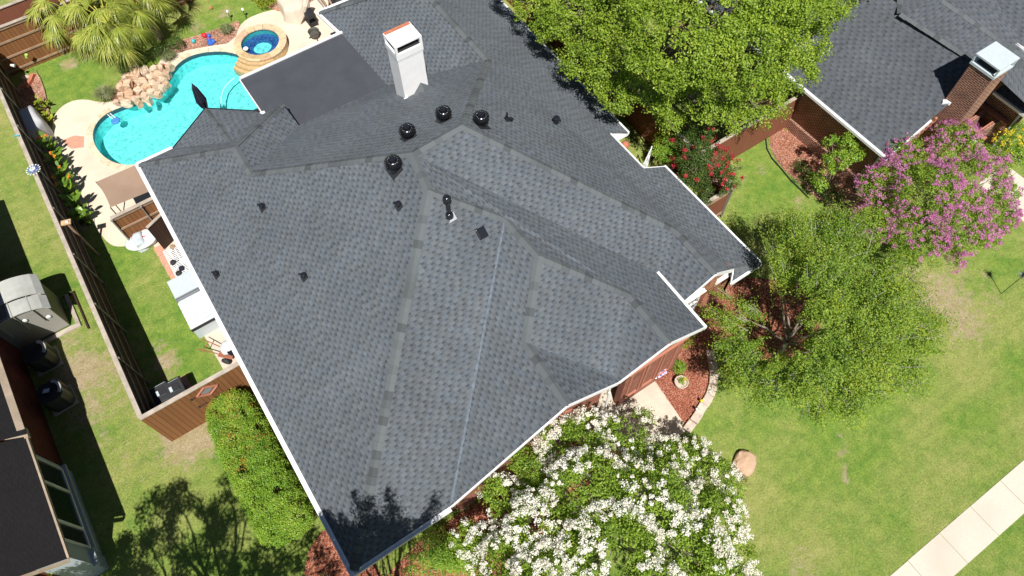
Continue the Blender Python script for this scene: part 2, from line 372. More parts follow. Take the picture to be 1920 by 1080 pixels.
def plaster_mat():
    g = G('aqua pool plaster'); o = g.obj
    t = g.node('ShaderNodeTexVoronoi', feature='SMOOTH_F1'); t.inputs['Scale'].default_value = 5.5
    wv = g.node('ShaderNodeVectorMath', operation='ADD'); g.inp(wv.inputs[0], o); nn = g.node('ShaderNodeTexNoise'); nn.inputs['Scale'].default_value = 4; g.inp(nn.inputs['Vector'], o)
    sc = g.node('ShaderNodeVectorMath', operation='SCALE'); g.inp(sc.inputs[0], nn.outputs['Color']); sc.inputs['Scale'].default_value = .25; g.inp(wv.inputs[1], sc.outputs[0]); g.inp(t.inputs['Vector'], wv.outputs[0])
    k = g.rng(t.outputs['Distance'], .05, .6, .80, 1.3); k = g.math('MULTIPLY', k, g.rng(g.noise(o, 16, 3, .7), .3, .7, .75, 1.25))
    return g.out(g.scale((.19, .61, .61), k), .6, .2)
M['plaster'] = plaster_mat()
M['tile'] = mat('dark blue waterline tile', (.03, .07, .10), .3, noise_amt=.5, nscale=14)
def mosaic():
    g = G('blue mosaic'); t = g.node('ShaderNodeTexVoronoi'); g.inp(t.inputs['Vector'], g.obj); t.inputs['Scale'].default_value = 16
    return g.out(g.mix(g.xyz(t.outputs['Color'])[0], (.015, .03, .16), (.06, .16, .42)), .3)
M['mosaic'] = mosaic()
M['spawall'] = mat('teal spa wall', (.06, .42, .40), .5, noise_amt=.1)
M['bark'] = mat('grey bark', (.20, .165, .13), .9, noise_amt=.3, nscale=9, bump=.6, bscale=25)
M['bark2'] = mat('pale smooth bark', (.42, .36, .28), .8, noise_amt=.25, nscale=5)
M['twig'] = mat('silvery twigs', (.36, .33, .29), .8, noise_amt=.2, nscale=9)
M['leaf_oak'] = leaf_mat('pear leaves', (.09, .17, .015), (.24, .35, .032), (.46, .54, .07), .35)
M['leaf_elm'] = leaf_mat('elm leaves', (.08, .18, .024), (.23, .35, .04), (.48, .52, .06), .35)
M['leaf_crape'] = leaf_mat('crape myrtle leaves', (.085, .17, .02), (.24, .36, .035), (.42, .54, .08), .35)
M['leaf_hedge'] = leaf_mat('hedge leaves', (.08, .19, .018), (.22, .38, .035), (.46, .52, .08), .3, .4)
M['leaf_hedgetip'] = leaf_mat('orange hedge tips', (.42, .14, .04), (.60, .30, .06), (.62, .48, .10), .3)
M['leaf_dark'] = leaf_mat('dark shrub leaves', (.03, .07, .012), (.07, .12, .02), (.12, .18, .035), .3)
M['leaf_yel'] = leaf_mat('lime leaves', (.16, .24, .02), (.30, .36, .03), (.48, .46, .05), .35)
M['leaf_canna'] = leaf_mat('broad canna leaves', (.07, .16, .02), (.15, .27, .035), (.30, .42, .07), .35, .35)
M['palmleaf'] = leaf_mat('palm fronds', (.16, .22, .03), (.32, .37, .06), (.58, .55, .16), .3, .4)
M['palmdry'] = mat('dry palm thatch', (.25, .20, .14), .9, noise_amt=.4, nscale=8)
M['petiole'] = mat('yellow palm stalk', (.48, .46, .07), .6)
M['ograss'] = leaf_mat('ornamental grass blades', (.14, .18, .06), (.24, .27, .12), (.40, .38, .24), .3)
M['fl_white'] = leaf_mat('white blossoms', (.66, .58, .44), (.88, .86, .80), (.93, .92, .89), .3, .6)
M['fl_purple'] = leaf_mat('magenta blossoms', (.42, .12, .28), (.58, .20, .43), (.72, .40, .58), .3)
M['fl_red'] = leaf_mat('red blossoms', (.40, .02, .04), (.58, .04, .07), (.70, .10, .10), .3)
M['fl_orange'] = leaf_mat('orange blossoms', (.70, .20, .02), (.80, .28, .03), (.85, .42, .08), .3)
M['fl_yellow'] = leaf_mat('yellow blossoms', (.70, .52, .02), (.82, .66, .04), (.85, .75, .15), .3)
M['red'] = mat('red plastic', (.62, .02, .03), .35); M['blue'] = mat('blue plastic', (.03, .13, .55), .35); M['teal'] = mat('teal plastic', (.05, .42, .48), .4)
M['navy'] = mat('navy canvas', (.012, .014, .032), .85, noise_amt=.2); M['lime'] = mat('lime plastic', (.35, .65, .12), .5)
M['tan'] = mat('tan shade cloth', (.30, .205, .145), .85, noise_amt=.06, nscale=2, dirt=(.27, .18, .125), dscale=1.5)
M['beige'] = mat('beige cover cloth', (.60, .52, .42), .85, noise_amt=.08, nscale=3)
M['greycover'] = mat('grey canvas cover', (.50, .50, .52), .8, noise_amt=.08)
M['resin'] = mat('pale resin panels', (.44, .45, .42), .55, noise_amt=.08, nscale=4, dirt=(.36, .36, .33))
M['resinwall'] = mat('greige resin walls', (.30, .29, .265), .6, noise_amt=.06)
M['skylight'] = mat('smoky skylight', (.17, .18, .18), .3)
M['whiteplastic'] = mat('white plastic', (.72, .76, .77), .35, noise_amt=.05, dirt=(.6, .66, .68))
M['palegrey'] = mat('pale blue grey plastic', (.50, .56, .60), .45, noise_amt=.06)
M['rust'] = mat('rusty red frame', (.30, .10, .06), .6, noise_amt=.4)
M['terracotta'] = mat('terracotta', (.45, .16, .09), .8, noise_amt=.2)
M['sunlit_tan'] = mat('painted sunlit weathered tan', (.36, .285, .21), .7, noise_amt=.2, nscale=3, dirt=(.28, .22, .16))  # sunlight on the left roof edge is put into this tan
M['siding'] = mat('grey blue siding', (.36, .40, .45), .6, noise_amt=.05)
M['woodnew'] = mat('new pine wood', (.55, .36, .20), .7, noise_amt=.2)
M['shell'] = mat('blush granite boulder', (.50, .33, .22), .85, noise_amt=.14, nscale=3, bump=.4, bscale=14, dirt=(.42, .29, .2))
M['lavender'] = mat('lavender garden flag', (.5, .42, .62), .8, noise_amt=.5, nscale=14)

# ------------------------------------------------------------------ ground
def inside(x, y, poly):
    r = False; n = len(poly); j = n-1
    for i in range(n):
        xi, yi = poly[i][0], poly[i][1]; xj, yj = poly[j][0], poly[j][1]
        if (yi > y) != (yj > y) and x < (xj-xi)*(y-yi)/(yj-yi)+xi: r = not r
        j = i
    return r
POOL = smooth_loop(px([(172,264),(176,236),(196,214),(228,200),(262,189),(290,174),(312,152),(328,124),(352,106),(385,97),(430,96),(470,112),(520,150),(560,190),(560,240),(500,285),(420,310),(330,318),(262,311),(222,311),(190,294)]), 2)
SPA_C = at(489, 82, .40); SPA_R = 1.28; SPA_RI = .92
DRY = [(70,330,2.2,.34),(110,450,1.6,.34),(40,250,2,.3),(200,760,2.2,.42),(240,860,1.8,.36),(150,700,1.3,.9),(200,690,1.3,.65),(165,770,1.2,.65),(180,830,.9,.5),(130,640,.8,.6),(240,650,.9,.5),(350,820,1.3,.95),(385,815,1.0,.95),(330,960,.9,.25),(160,620,.8,.45),(195,880,1.0,.35),(310,680,.7,.8),(300,650,.5,.6),(330,720,.5,.6),
       (1760,560,1.7,.8),(1800,600,1.5,.7),(1700,515,1.0,.75),(1730,540,.9,.6),(1790,500,1.0,.55),(1860,560,1.0,.45),(1730,640,1.1,.4),(1580,850,.22,.85),(1583,900,.22,.8),(1576,820,.2,.7),(1586,880,.2,.7),(1500,1060,1.0,.5),(1420,960,1.2,.25),(1700,900,1.5,.2),(1850,800,1.4,.2),
       (1500,380,.5,.6),(1480,375,.4,.4),(1400,335,.4,.5),(1430,320,.4,.6),(1370,770,.5,.4),(1385,860,.8,.35),(1395,820,.7,.3),(1840,520,.8,.4),(1900,520,.8,.2),(1780,660,.9,.3),
       (130,120,.6,.8),(165,105,.5,.6),(370,50,.7,.6),(420,25,.7,.6),(60,20,2.0,.9),(20,40,1.5,.9),(400,215,1,.0),(120,720,.9,.4),(260,960,.8,.2),(110,600,.5,.4),(60,260,.7,.2),(30,350,1.2,.15),(55,560,.8,.2)]
LUSH = [(1340,760,1.4,.5),(1420,790,1.8,.4),(1500,860,1.5,.3),(1440,350,1.6,.8),(1400,390,1.4,.8),(110,160,1.5,.8),(140,150,1.5,.8),(420,50,2.2,.6),(380,60,1.5,.6),(470,20,1.5,.5),(250,600,1.6,.45),(330,640,1.2,.45),(230,500,1.2,.5),(1600,900,1.5,.2),(1480,700,2,.4),(420,880,1.3,.4),(500,1050,1.5,.3),(80,640,.8,.3),(1900,700,1.6,.35),(1870,950,1.2,.3),(1880,1050,2,.5)]
DRYW = [(at(u, v), r, s) for u, v, r, s in DRY]; LUSHW = [(at(u, v), r, s) for u, v, r, s in LUSH]
def lawn():
    x0, x1, y0, y1, st = -16.0, 46.0, -36.0, 26.0, .25
    nx, ny = int((x1-x0)/st)+1, int((y1-y0)/st)+1
    xs = x0+np.arange(nx)*st; ys = y0+np.arange(ny)*st; X, Y = np.meshgrid(xs, ys)
    def field(L):
        f = np.zeros_like(X)
        for c, r, s in L: f = np.maximum(f, s*np.exp(-(((X-c.x)**2+(Y-c.y)**2)/(r*r))))
        return f
    dry = field(DRYW); lush = field(LUSHW)
    P = np.stack([X.ravel(), Y.ravel(), np.zeros(X.size)], 1)
    px0, px1 = min(v.x for v in POOL)-.5, max(v.x for v in POOL)+.5; py0, py1 = min(v.y for v in POOL)-.5, max(v.y for v in POOL)+.5
    fs = []
    for j in range(ny-1):
        for i in range(nx-1):
            a, b = xs[i]+st/2, ys[j]+st/2
            if px0 < a < px1 and py0 < b < py1:
                if any(inside(a+dx, b+dy, POOL) for dx in (-.2, 0, .2) for dy in (-.2, 0, .2)): continue
            k = j*nx+i; fs.append((k, k+1, k+nx+1, k+nx))
    me = bpy.data.meshes.new('lawn'); me.from_pydata(P.tolist(), [], fs); me.update()
    for nm, d in (('dry', dry), ('lush', lush)):
        at_ = me.attributes.new(nm, 'FLOAT', 'POINT'); at_.data.foreach_set('value', d.ravel().astype(np.float32))
    me.materials.append(M['lawn']); o = bpy.data.objects.new('lawn', me); C.link(o); o['kind'] = 'structure'
lawn()
far = MB(); 
for a, b, c, d in ((-400,-16,-400,400),(46,400,-400,400),(-16,46,26,400),(-16,46,-400,-36)): far.poly([(a,c,-.01),(b,c,-.01),(b,d,-.01),(a,d,-.01)])
struct('ground', far, M['lawn'])
HOLE = [Vector((v.x, v.y, 0)) for v in POOL]
DECKPX = [(95,232),(112,200),(150,184),(195,194),(225,186),(258,168),(284,148),(300,112),(330,84),(385,78),(440,76),(452,40),(500,20),(552,14),(565,-40),(640,-60),(700,60),(820,240),(640,420),(400,420),(322,432),(270,452),(222,466),(196,452),(150,380),(110,300)]
struct('pool_deck', flat_poly(smooth_loop(px(DECKPX), 2), [HOLE], .016), M['deck'])
# coping ring of separate stones, set 3 cm proud
def ring_stones(loop, wd, z0, z1, k=3, gap=.012, skip=None):
    mb = MB(); n = len(loop); cen = sum(loop, Vector())/n; i = 0
    L = []
    for j in range(n):
        t = (loop[(j+1) % n]-loop[j-1]).normalized(); nn = Vector((t.y, -t.x, 0))
        if inside(loop[j].x+nn.x*.05, loop[j].y+nn.y*.05, loop): nn = -nn
        L.append(nn)
    while i < n:
        k2 = random.choice((k-1, k, k+1)); idx = [(i+m) % n for m in range(k2+1)]; i += k2
        if skip and skip(loop[idx[0]]): continue
        inn = [loop[a]-L[a]*.03 for a in idx]; out = [loop[a]+L[a]*wd for a in idx]
        t = (inn[1]-inn[0]).normalized()*gap; inn[0] = inn[0]+t; out[0] = out[0]+t
        mb.prism(inn+out[::-1], z0, z1)
    return mb
cop = struct('pool_coping', ring_stones(HOLE, .26, .018, .045, 3), M['coping'])
b = MB(); n = len(HOLE)
def wallloop(mb, loop, z0, z1):
    n = len(loop)
    for i in range(n):
        a, c = loop[i], loop[(i+1) % n]; mb.poly([(a.x,a.y,z1),(a.x,a.y,z0),(c.x,c.y,z0),(c.x,c.y,z1)])
wallloop(b, HOLE, -.8, -.22); b2 = flat_poly(HOLE, (), -.8); b.add(b2.v, b2.f)
struct('pool_basin', b, M['plaster'])
b = MB(); wallloop(b, HOLE, -.22, .03); struct('pool_tile_band', b, M['tile'])
struct('water', flat_poly(HOLE, (), -.10), M['water'])
def sheet(name, pts, m, z, sm=1, thick=None):
    loop = smooth_loop(pts, sm) if sm else pts
    mb = flat_poly(loop, (), z)
    return struct(name, mb, m)
# paths and beds
sheet('front_walkway', px([(1120,745),(1166,722),(1220,701),(1290,806),(1248,838),(1180,850),(1090,830)]), M['concrete'], .02, 0)
sheet('porch_slab', px([(1100,700),(1190,660),(1232,690),(1216,705),(1165,724),(1120,750)]), M['concrete'], .03, 0)
b = MB()
for i in range(56): b.box(-30+i*1.55, -30+(i+1)*1.55-.015, 27.5+random.uniform(-.008,.008), 28.65, -.1, .014+random.random()*.004)
struct('sidewalk', b, M['sidewalk'])
b = MB(); b.box(29.3, 31.2, 19.3, 27.48, -.1, .012); b.box(29.3, 31.2, 18.75, 19.28, -.1, .012); struct('neighbour_path', b, M['sidewalk'])
fb = sheet('front_mulch_bed', px([(1180,640),(1240,600),(1300,560),(1400,520),(1500,530),(1540,600),(1520,660),(1470,690),(1400,665),(1344,640),(1336,730),(1318,768),(1287,805),(1216,703)]), M['mulch'], .012, 0)
sheet('house_front_bed', [PQ(-.6,18.0),PQ(9.6,18.0),PQ(9.6,19.4),PQ(8,20.2),PQ(2.5,20.6),PQ(-.7,20.6)], M['mulch'], .011, 1)
sheet('house_side_bed', [PQ(-1.0,15.9),PQ(.4,15.9),PQ(.4,21),PQ(-2.0,21),PQ(-1.9,17)], M['mulch'], .013, 1)
sheet('side_bed', px([(1437,262),(1470,235),(1560,300),(1640,360),(1640,420),(1540,380),(1500,345),(1460,310)]), M['mulch2'], .012, 1)
sheet('back_corner_bed', px([(20,190),(40,150),(68,132),(80,160),(92,205),(100,240),(60,250)]), M['mulch2'], .011, 1)
sheet('fence_side_bed', px([(60,215),(92,232),(112,290),(150,390),(168,425),(150,440),(60,280)]), M['soil'], .009, 1)
sheet('spa_side_bed', px([(300,112),(330,78),(372,66),(430,46),(452,36),(440,80),(385,88),(345,96)]), M['mulch2'], .02, 1)
sheet('grill_side_bed', px([(498,14),(530,-4),(560,-20),(590,0),(560,20),(530,24)]), M['mulch2'], .021, 0)
sheet('pool_rock_bed', px([(205,190),(222,150),(260,124),(320,118),(322,140),(296,170),(262,188),(230,198)]), M['mulch2'], .022, 1)
sheet('side_flagstones_base', [PQ(-1.3,1.1),PQ(.3,1.1),PQ(.3,9.9),PQ(-1.0,9.9),PQ(-1.15,6)], M['concrete'], .010, 0)
# pavers
b = MB()
for i in range(5): b.box(-1.33+.02*i, -.93+.02*i, 1.75+i*.56, 2.27+i*.56, 0, .04)
for i in range(2): b.box(-1.25, -.6, 8.6+i*.55, 9.1+i*.55, 0, .038)
c = at(340, 722); b.box(c.x-.2, c.x+.3, -c.y-.3, -c.y+.4, 0, .035)
struct('stepping_stones', b, M['flag'])
b = MB(); c = at(150, 262); b.poly([at(u, v, .019) for u, v in ((118,262),(140,254),(158,256),(157,276),(135,279),(122,272))]); struct('deck_slab', b, M['flag'])
# loose bark chips on the front bed
def scatter_in(poly, n, zz=.02):
    xs = [p.x for p in poly]; ys = [p.y for p in poly]; out = []
    for _ in range(n*40):
        if len(out) >= n: break
        x, y = random.uniform(min(xs), max(xs)), random.uniform(min(ys), max(ys))
        if inside(x, y, poly): out.append((x, y, zz+random.random()*.03))
    return np.array(out)
P = scatter_in(px([(1218,704),(1240,650),(1300,600),(1400,540),(1500,560),(1500,650),(1400,662),(1344,640),(1336,730),(1318,766),(1287,800)]), 16000)
Nn = np.array([0, 0, 1.]) + rng.normal(size=(len(P), 3))*.35
fast_quads('bark_chips', leaf_quads(P, Nn, .055, .4), M['mulchchip'], kind='stuff')['label'] = 'loose red bark chips over the front garden bed'
P = scatter_in(px([(1440,262),(1470,238),(1560,300),(1500,340),(1462,308)]), 2500)
fast_quads('bark_chips', leaf_quads(P, np.array([0, 0, 1.]) + rng.normal(size=(len(P), 3))*.35, .06, .45), M['mulchchip'], kind='stuff')['label'] = 'pale bark chips in the bed by the neighbour wall'

# ------------------------------------------------------------------ main house
ZE = 2.8
A0 = PQ(0,0,ZE); B0 = PQ(0,18.27,ZE)
V1 = at(803,357,7.73); J0 = at(773,287,7.73); T0 = at(866,235,7.73); W0 = at(1268,432,4.1); X0 = at(1343,512,4.1)
U0 = at(915,112,5.1); S1 = at(470,325,4.98); S2 = at(440,277,4.98); N1 = at(947,410,6.61); N2 = at(1010,480,6.61)
N3 = at(1180,552,5.19); N4 = at(1257,642,5.19); G1 = at(985,642,5.5); G2 = at(1064,759,5.5)
E23 = PQ(3.34,18.27,ZE); MV = at(1152,705,4.08); MG = at(1160,716,4.06)
E5a = at(1231,511,3.84); E5b = at(1320,613,3.84)
RE = 17.2
R4 = PQ(17.2,17.16,2.6); R5 = PQ(15.75,17.16,2.6); R6 = at(1375,504,2.95)
UB = PQ(U0.x, -6.0, 5.1)                                  # ridge runs on towards the back
BK = -3.85                                                # back eave (q)
UH = PQ(U0.x, BK+3.5, 5.1)
C0 = PQ(9.85, BK, 2.8); CR = PQ(RE, BK, 2.6)
house = thing('house', 'big brick house under the slate grey shingle roof with a white chimney', 'house', PQ(8, 9, 0))
rf = MB()
NA, NB, NC, ND = at(1245,311,2.62), at(1205,314,2.98), at(1144,251,2.98), at(1178,249,2.62)
P13a = at(530,195,3.75); P13b = at(560,235,3.45); K12 = at(725,160,3.0)
def lerp(a, b, t): return a+(b-a)*t
def face(*p): rf.poly(list(p))
face(A0, B0, V1, J0, S1, S2)                               # big left slope
face(B0, E23, N1, V1)
face(E23, G2, G1, N2, N1)
face(V1, N1, N2, N3, N4, E5b, E5a, J0)
face(N2, G1, MV, N3)
face(G1, G2, MG, MV)
face(N3, MV, MG, N4)
V63 = PQ(13.2,16.37,3.12); V64 = PQ(12.6,17.0,2.75)
face(J0, E5a, V63, W0, T0)
face(W0, V63, V64, X0)
face(T0, W0, X0, R6, R4, NA, NB, NC, ND, CR, UH, U0)
face(R4, R6, R5)
face(T0, U0, K12, P13b, S1, J0)                            # back slope
face(S1, P13b, P13a, S2)
BY1 = PQ(1.42,0,ZE); BY2 = at(385,203,ZE); BY3 = at(478,208,ZE); BY4 = at(433,266,3.9); BY5 = at(492,214,3.0)
face(A0, S2, P13a, BY5, BY4, BY1)
face(BY1, BY4, BY2); face(BY2, BY4, BY5, BY3)
C1 = at(640,62,2.82)
face(U0, UH, C0, C1, K12)
face(UH, CR, C0)
for i, f in enumerate(rf.f):                               # every slope faces up
    vs = [rf.v[k] for k in f]; nz = sum((vs[k].x-vs[(k+1) % len(vs)].x)*(vs[k].y+vs[(k+1) % len(vs)].y) for k in range(len(vs)))
    if nz < 0: rf.f[i] = tuple(reversed(f))
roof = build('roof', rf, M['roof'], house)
# shingles are laid square to the slopes: exact course directions per face, measured along the eaves
def roof_uv(o, kinds):
    me = o.data; ul = me.uv_layers[0].data; base = wloc(o)
    for p, k in zip(me.polygons, kinds):
        n = p.normal; s = 1/max(n.z, .3)
        for li in p.loop_indices:
            co = me.vertices[me.loops[li].vertex_index].co + base
            ul[li].uv = {'L': (co.y, co.x*-s), 'R': (co.y, co.x*s), 'F': (co.x, co.y*-s), 'K': (co.x, co.y*s), 'D': ((co.x+co.y)*.707, (co.y-co.x)*.707*s), 'E': ((co.x-co.y)*.707, (co.x+co.y)*.707*s)}[k]
roof_uv(roof, 'LFLRFRLFLRFKRKDELK')
# ridge and hip caps: overlapping folded shingles
def caps(a, b, n1=None, wd=.142, step=.25, lift=.012, sag=.45):
    mb = MB(); d = b-a; L = d.length; d.normalize(); sd = d.cross(Vector((0,0,1))).normalized(); up = sd.cross(d)
    n = max(2, int(L/step))
    for i in range(n):
        t0, t1 = L*i/n, min(L, L*(i+1)/n+.05); z0, z1 = lift+.004, lift+.022
        l2 = wd*random.uniform(.95, 1.06)
        c0, c1 = a+d*t0, a+d*t1
        P = [c0-sd*l2-up*(sag*l2-z1), c0+up*z1, c0+sd*l2-up*(sag*l2-z1), c1-sd*l2-up*(sag*l2-z0), c1+up*z0, c1+sd*l2-up*(sag*l2-z0)]
        mb.add(P, [(0,1,4,3),(1,2,5,4)])
        mb.add([P[0], P[1], P[2], P[0]-up*.02, P[1]-up*.02, P[2]-up*.02], [(0,3,4,1),(1,4,5,2)])
    return mb
def lerp(a, b, t): return a+(b-a)*t
for a, b_, sg in ((B0,V1,.4),(V1,N1,.4),(N1,N2,.6),(N2,N3,.4),(N3,N4,.6),(N2,G1,.4),(G1,G2,.6),(V1,J0,.6),(J0,T0,.6),(T0,W0,.4),(W0,X0,.6),(J0,S1,.4),(S1,S2,.6),(S2,A0,.4),(S2,P13a,.4),(T0,U0,.4),(U0,UH,.6),(UH,C0,.4),(UH,CR,.4),(BY4,BY2,.5),(R6,R4,.3)):
    # lower pieces first, so each laps the one below
    lo, hi = (a, b_) if a.z <= b_.z else (b_, a)
    build('ridge_cap', caps(hi, lo, sag=sg), M['cap'], house)
for a, b_ in ((N1,E23),(G1,MV),(T0,T0)):  # pale bluish strips paint soft reflections along the valleys
    if (a-b_).length < .1: continue
    wd = .038 if a is N1 else .014
    mb = MB(); d = (b_-a); sd = d.cross(Vector((0,0,1))).normalized(); u = Vector((0,0,.026))
    pts = [a+d*t for t in np.linspace(.01, .99, 110)]
    for i in range(109):
        w0, w1 = wd*random.uniform(.5,1.4), wd*random.uniform(.5,1.4)
        mb.poly([pts[i]-sd*w0+u, pts[i]+sd*w0+u, pts[i+1]+sd*w1+u, pts[i+1]-sd*w1+u])
    build('valley_reflection', mb, M['valley'], house)
# patio flat roof
FL = [at(450,148,2.62), at(640,62,2.85), K12+Vector((0,0,.02)), P13b+Vector((0,0,-.25)), at(500,222,2.62)]
mb = MB(); mb.slab([p+Vector((0,0,0)) for p in FL], (0,0,-.12)); build('flat_roof', mb, M['felt'], house)
mb = MB(); u = Vector((0,0,-.02))
mb.bar(FL[0]+u, FL[1]+u+Vector((.05,0,.0)), .10, .18); build('gutter', mb, M['white'], house)
mb = MB(); mb.bar(FL[0]+Vector((-.03,0,-.09)), FL[4]+Vector((-.03,0,-.09)), .04, .2); build('fascia', mb, M['white'], house)
# gutters (open trough), rakes and fascia
def gutter(a, b, outw, parent, W=.13, H=.12, m='white'):
    a, b = Vector(a), Vector(b); o = Vector(outw).normalized(); mb = MB(); z = Vector((0,0,1))
    mb.bar(a+o*.01-z*.07, b+o*.01-z*.07, .02, .16)                   # fascia side
    mb.bar(a+o*(W)-z*.05, b+o*(W)-z*.05, .018, .11); mb.bar(a+o*(W/2)-z*.11, b+o*(W/2)-z*.11, W, .015)
    mb.bar(a+o*(W-.005)+z*.006, b+o*(W-.005)+z*.006, .035, .012); mb.bar(a+o*.035-z*.015, b+o*.035-z*.015, .05, .012)
    mb.bar(a+o*(W*.55)-z*.03, b+o*(W*.55)-z*.03, W*.8, .01)         # leaf guard in the trough
    return build('gutter', mb, M[m], parent)
Lo, Fo, Ro, Ko = (-1,0,0), (0,-1,0), (1,0,0), (0,1,0)
gutter(A0+Vector((0,.1,0)), B0+Vector((0,-.12,0)), Lo, house); gutter(B0, PQ(3.3,18.27,ZE), Fo, house)
gutter(E5a, E5b+Vector((0,-.05,0)), Ro, house, .085)
gutter(NA, R4, Ro, house, .06); gutter(R5, R4, Fo, house, .07)
gutter(ND, CR, Ro, house, .06); gutter(NB, NC, Ro, house, .05)
gutter(PQ(-.08,0,ZE), BY1, Ko, house, .12); gutter(C0, CR, Ko, house, .12); gutter(C0, C1, Lo, house, .12)
d_ = Vector((0,0,-.09))
for a, b_ in ((NB, NA), (E23, G2), (G2, MG), (MG, N4), (N4, E5b), (V64, X0), (X0, R6), (R6, R5)):
    mb = MB(); o = Vector((0,-.03,0)) if abs((b_-a).x) > .3 else Vector((.03,0,0)); mb.bar(a+d_+o*.6, b_+d_+o*.6, .025, .17); mb.bar(a+o*1.3+Vector((0,0,-.03)), b_+o*1.3+Vector((0,0,-.03)), .018, .07); build('rake_board', mb, M['white'], house)
mb = MB(); mb.bar(BY1+d_*.3, BY2+d_*.3, .05, .1); mb.bar(BY2+d_*.3, BY3+d_*.3, .05, .1); build('drip_edge', mb, M['black'], house)
mb = MB(); mb.bar(P13a+Vector((.02,0,-.03)), P13b+Vector((.02,0,-.03)), .02, .06); mb.bar(P13a+Vector((0,0,.02)), S2+Vector((.12,0,-.02)), .012, .012); build('drip_edge', mb, M['black'], house)
# soffits and walls
mb = MB(); mb.box(.02,12.85,.1,17.7,2.62,2.68); mb.box(12.9,17.05,-3.6,9.2,2.42,2.48); mb.box(12.9,15.9,9.2,11.8,2.42,2.48); mb.box(12.9,17.05,11.8,16.9,2.42,2.48); mb.box(10,12.9,-3.7,.1,2.62,2.68); build('soffit', mb, M['whitesid'], house)
mb = MB(); wy = 17.95
gab = [(3.6,0),(9.3,0),(9.3,4.0),(7.51,5.3),(3.6,2.75)]
mb.slab([PQ(p, wy, z) for p, z in gab], (0,.25,0))
gab2 = [(10.35,0),(12.9,0),(12.9,3.75),(11.27,4.95),(10.0,4.15),(10.0,3.0),(10.35,3.0)]
mb.slab([PQ(p, 18.0, z) for p, z in gab2], (0,.25,0))
gab3 = [(12.9,0),(16.3,0),(16.3,2.75),(14.75,3.85),(12.9,2.8)]
mb.slab([PQ(p, 16.75, z) for p, z in gab3], (0,.25,0))
mb.box(.5,.75,.5,17.7,0,2.65); mb.box(.5,3.6,17.55,17.8,0,2.65); mb.box(.76,9,.5,.75,0,2.64); mb.box(12.65,12.9,15,17.99,0,3.6); mb.box(16.55,16.8,11.8,16.6,0,2.45); mb.box(15.9,16.15,9.5,11.7,0,2.9); mb.box(16.5,16.75,-3.3,9.4,0,2.45); mb.box(16.3,16.8,16.35,16.6,0,2.45); mb.box(10.3,16.4,-3.3,-3.05,0,2.6); mb.box(10.3,10.55,-3.0,.5,0,2.6); mb.box(9.3,10.4,16.6,16.8,0,3.9)
build('wall', mb, M['brick'], house)
# the white end of the recess on the right and entry beam
mb = MB(); mb.slab([NC+Vector((.12,-.0,-.06)), ND+Vector((0,0,-.06)), ND+Vector((0,-.02,-.16)), lerp(NC, NB, .16)+Vector((.1,0,-.2))], (0,.03,-.02)); build('eave_return', mb, M['whitesid'], house)
mb = MB(); mb.box(9.32,10.33,18.0,18.12,3.6,3.9); mb.box(9.34,9.42,18.13,18.2,3.1,3.7); build('porch_beam', mb, M['whitesid'], house)
# windows: arched fanlight in the first front gable, big white grid in the third
def arch_window(cp, q, zs, r, h, parent):
    f = MB(); gl = MB(); gl.slab([PQ(cp+r*math.cos(t), q-.03, zs+r*math.sin(t)) for t in np.linspace(0, math.pi, 17)]+[PQ(cp-r, q-.03, zs-h), PQ(cp+r, q-.03, zs-h)], (0,.02,0))
    w_ = build('window', gl, M['glass'], parent)
    arc = [PQ(cp+r*math.cos(t), q+.0, zs+r*math.sin(t)) for t in np.linspace(0, math.pi, 17)]
    for i in range(16): f.bar(arc[i], arc[i+1], .07, .07, Vector((0,1,0)))
    for s in (-1, 1): f.bar(PQ(cp+s*r, q, zs), PQ(cp+s*r, q, zs-h), .07, .07, Vector((0,1,0)))
    f.bar(PQ(cp-r, q, zs), PQ(cp+r, q, zs), .06, .06); f.bar(PQ(cp-r, q, zs-h), PQ(cp+r, q, zs-h), .07, .07)
    for t in (.25, .5, .75): f.bar(PQ(cp+r*.15*math.cos(t*math.pi), q, zs+r*.15*math.sin(t*math.pi)), PQ(cp+r*math.cos(t*math.pi), q, zs+r*math.sin(t*math.pi)), .05, .05, Vector((0,1,0)))
    for s in (-.33, .33): f.bar(PQ(cp+s*r, q, zs), PQ(cp+s*r, q, zs-h), .035, .035, Vector((0,1,0)))
    for k in (.33, .66): f.bar(PQ(cp-r, q, zs-h*k), PQ(cp+r, q, zs-h*k), .035, .035)
    build('frame', f, M['white'], w_)
    tr = MB(); 
    for t in np.linspace(.04, math.pi-.04, 26): tr.obox(PQ(cp+(r+.14)*math.cos(t), q-.01, zs+(r+.14)*math.sin(t)), (math.cos(t), 0, math.sin(t)), .2, .075, .07, Vector((0,-1,0)))
    build('brick_arch', tr, M['soldier'], w_)
arch_window(7.45, 17.985, 2.6, .68, 1.5, house)
def grid_window(p0, p1, q, z0, z1, nx, nz, parent, m='glass', fm='white'):
    gl = MB(); gl.box(p0, p1, q-.06, q-.03, z0, z1); w_ = build('window', gl, M[m], parent); f = MB(); t = .045
    for i in range(nx+1):
        x = p0+(p1-p0)*i/nx; ww = t if i in (0, nx) else t*.55; f.box(x-ww/1.4, x+ww/1.4, q-.035, q+.03, z0, z1)
    for i in range(nz+1):
        z = z0+(z1-z0)*i/nz; ww = t if i in (0, nz) else t*.55; f.box(p0+.001, p1-.001, q-.033, q+.033, z-ww/1.4, z+ww/1.4)
    build('frame', f, M[fm], w_); return w_
grid_window(13.15, 14.75, 16.785, .75, 2.6, 4, 4, house)
mb = MB(); mb.slab([PQ(p, 16.9, z) for p, z in ((14.9,0),(15.25,0),(15.25,2.9),(14.9,3.3))], (0,.15,0)); build('brick_pier', mb, M['soldier'], house)
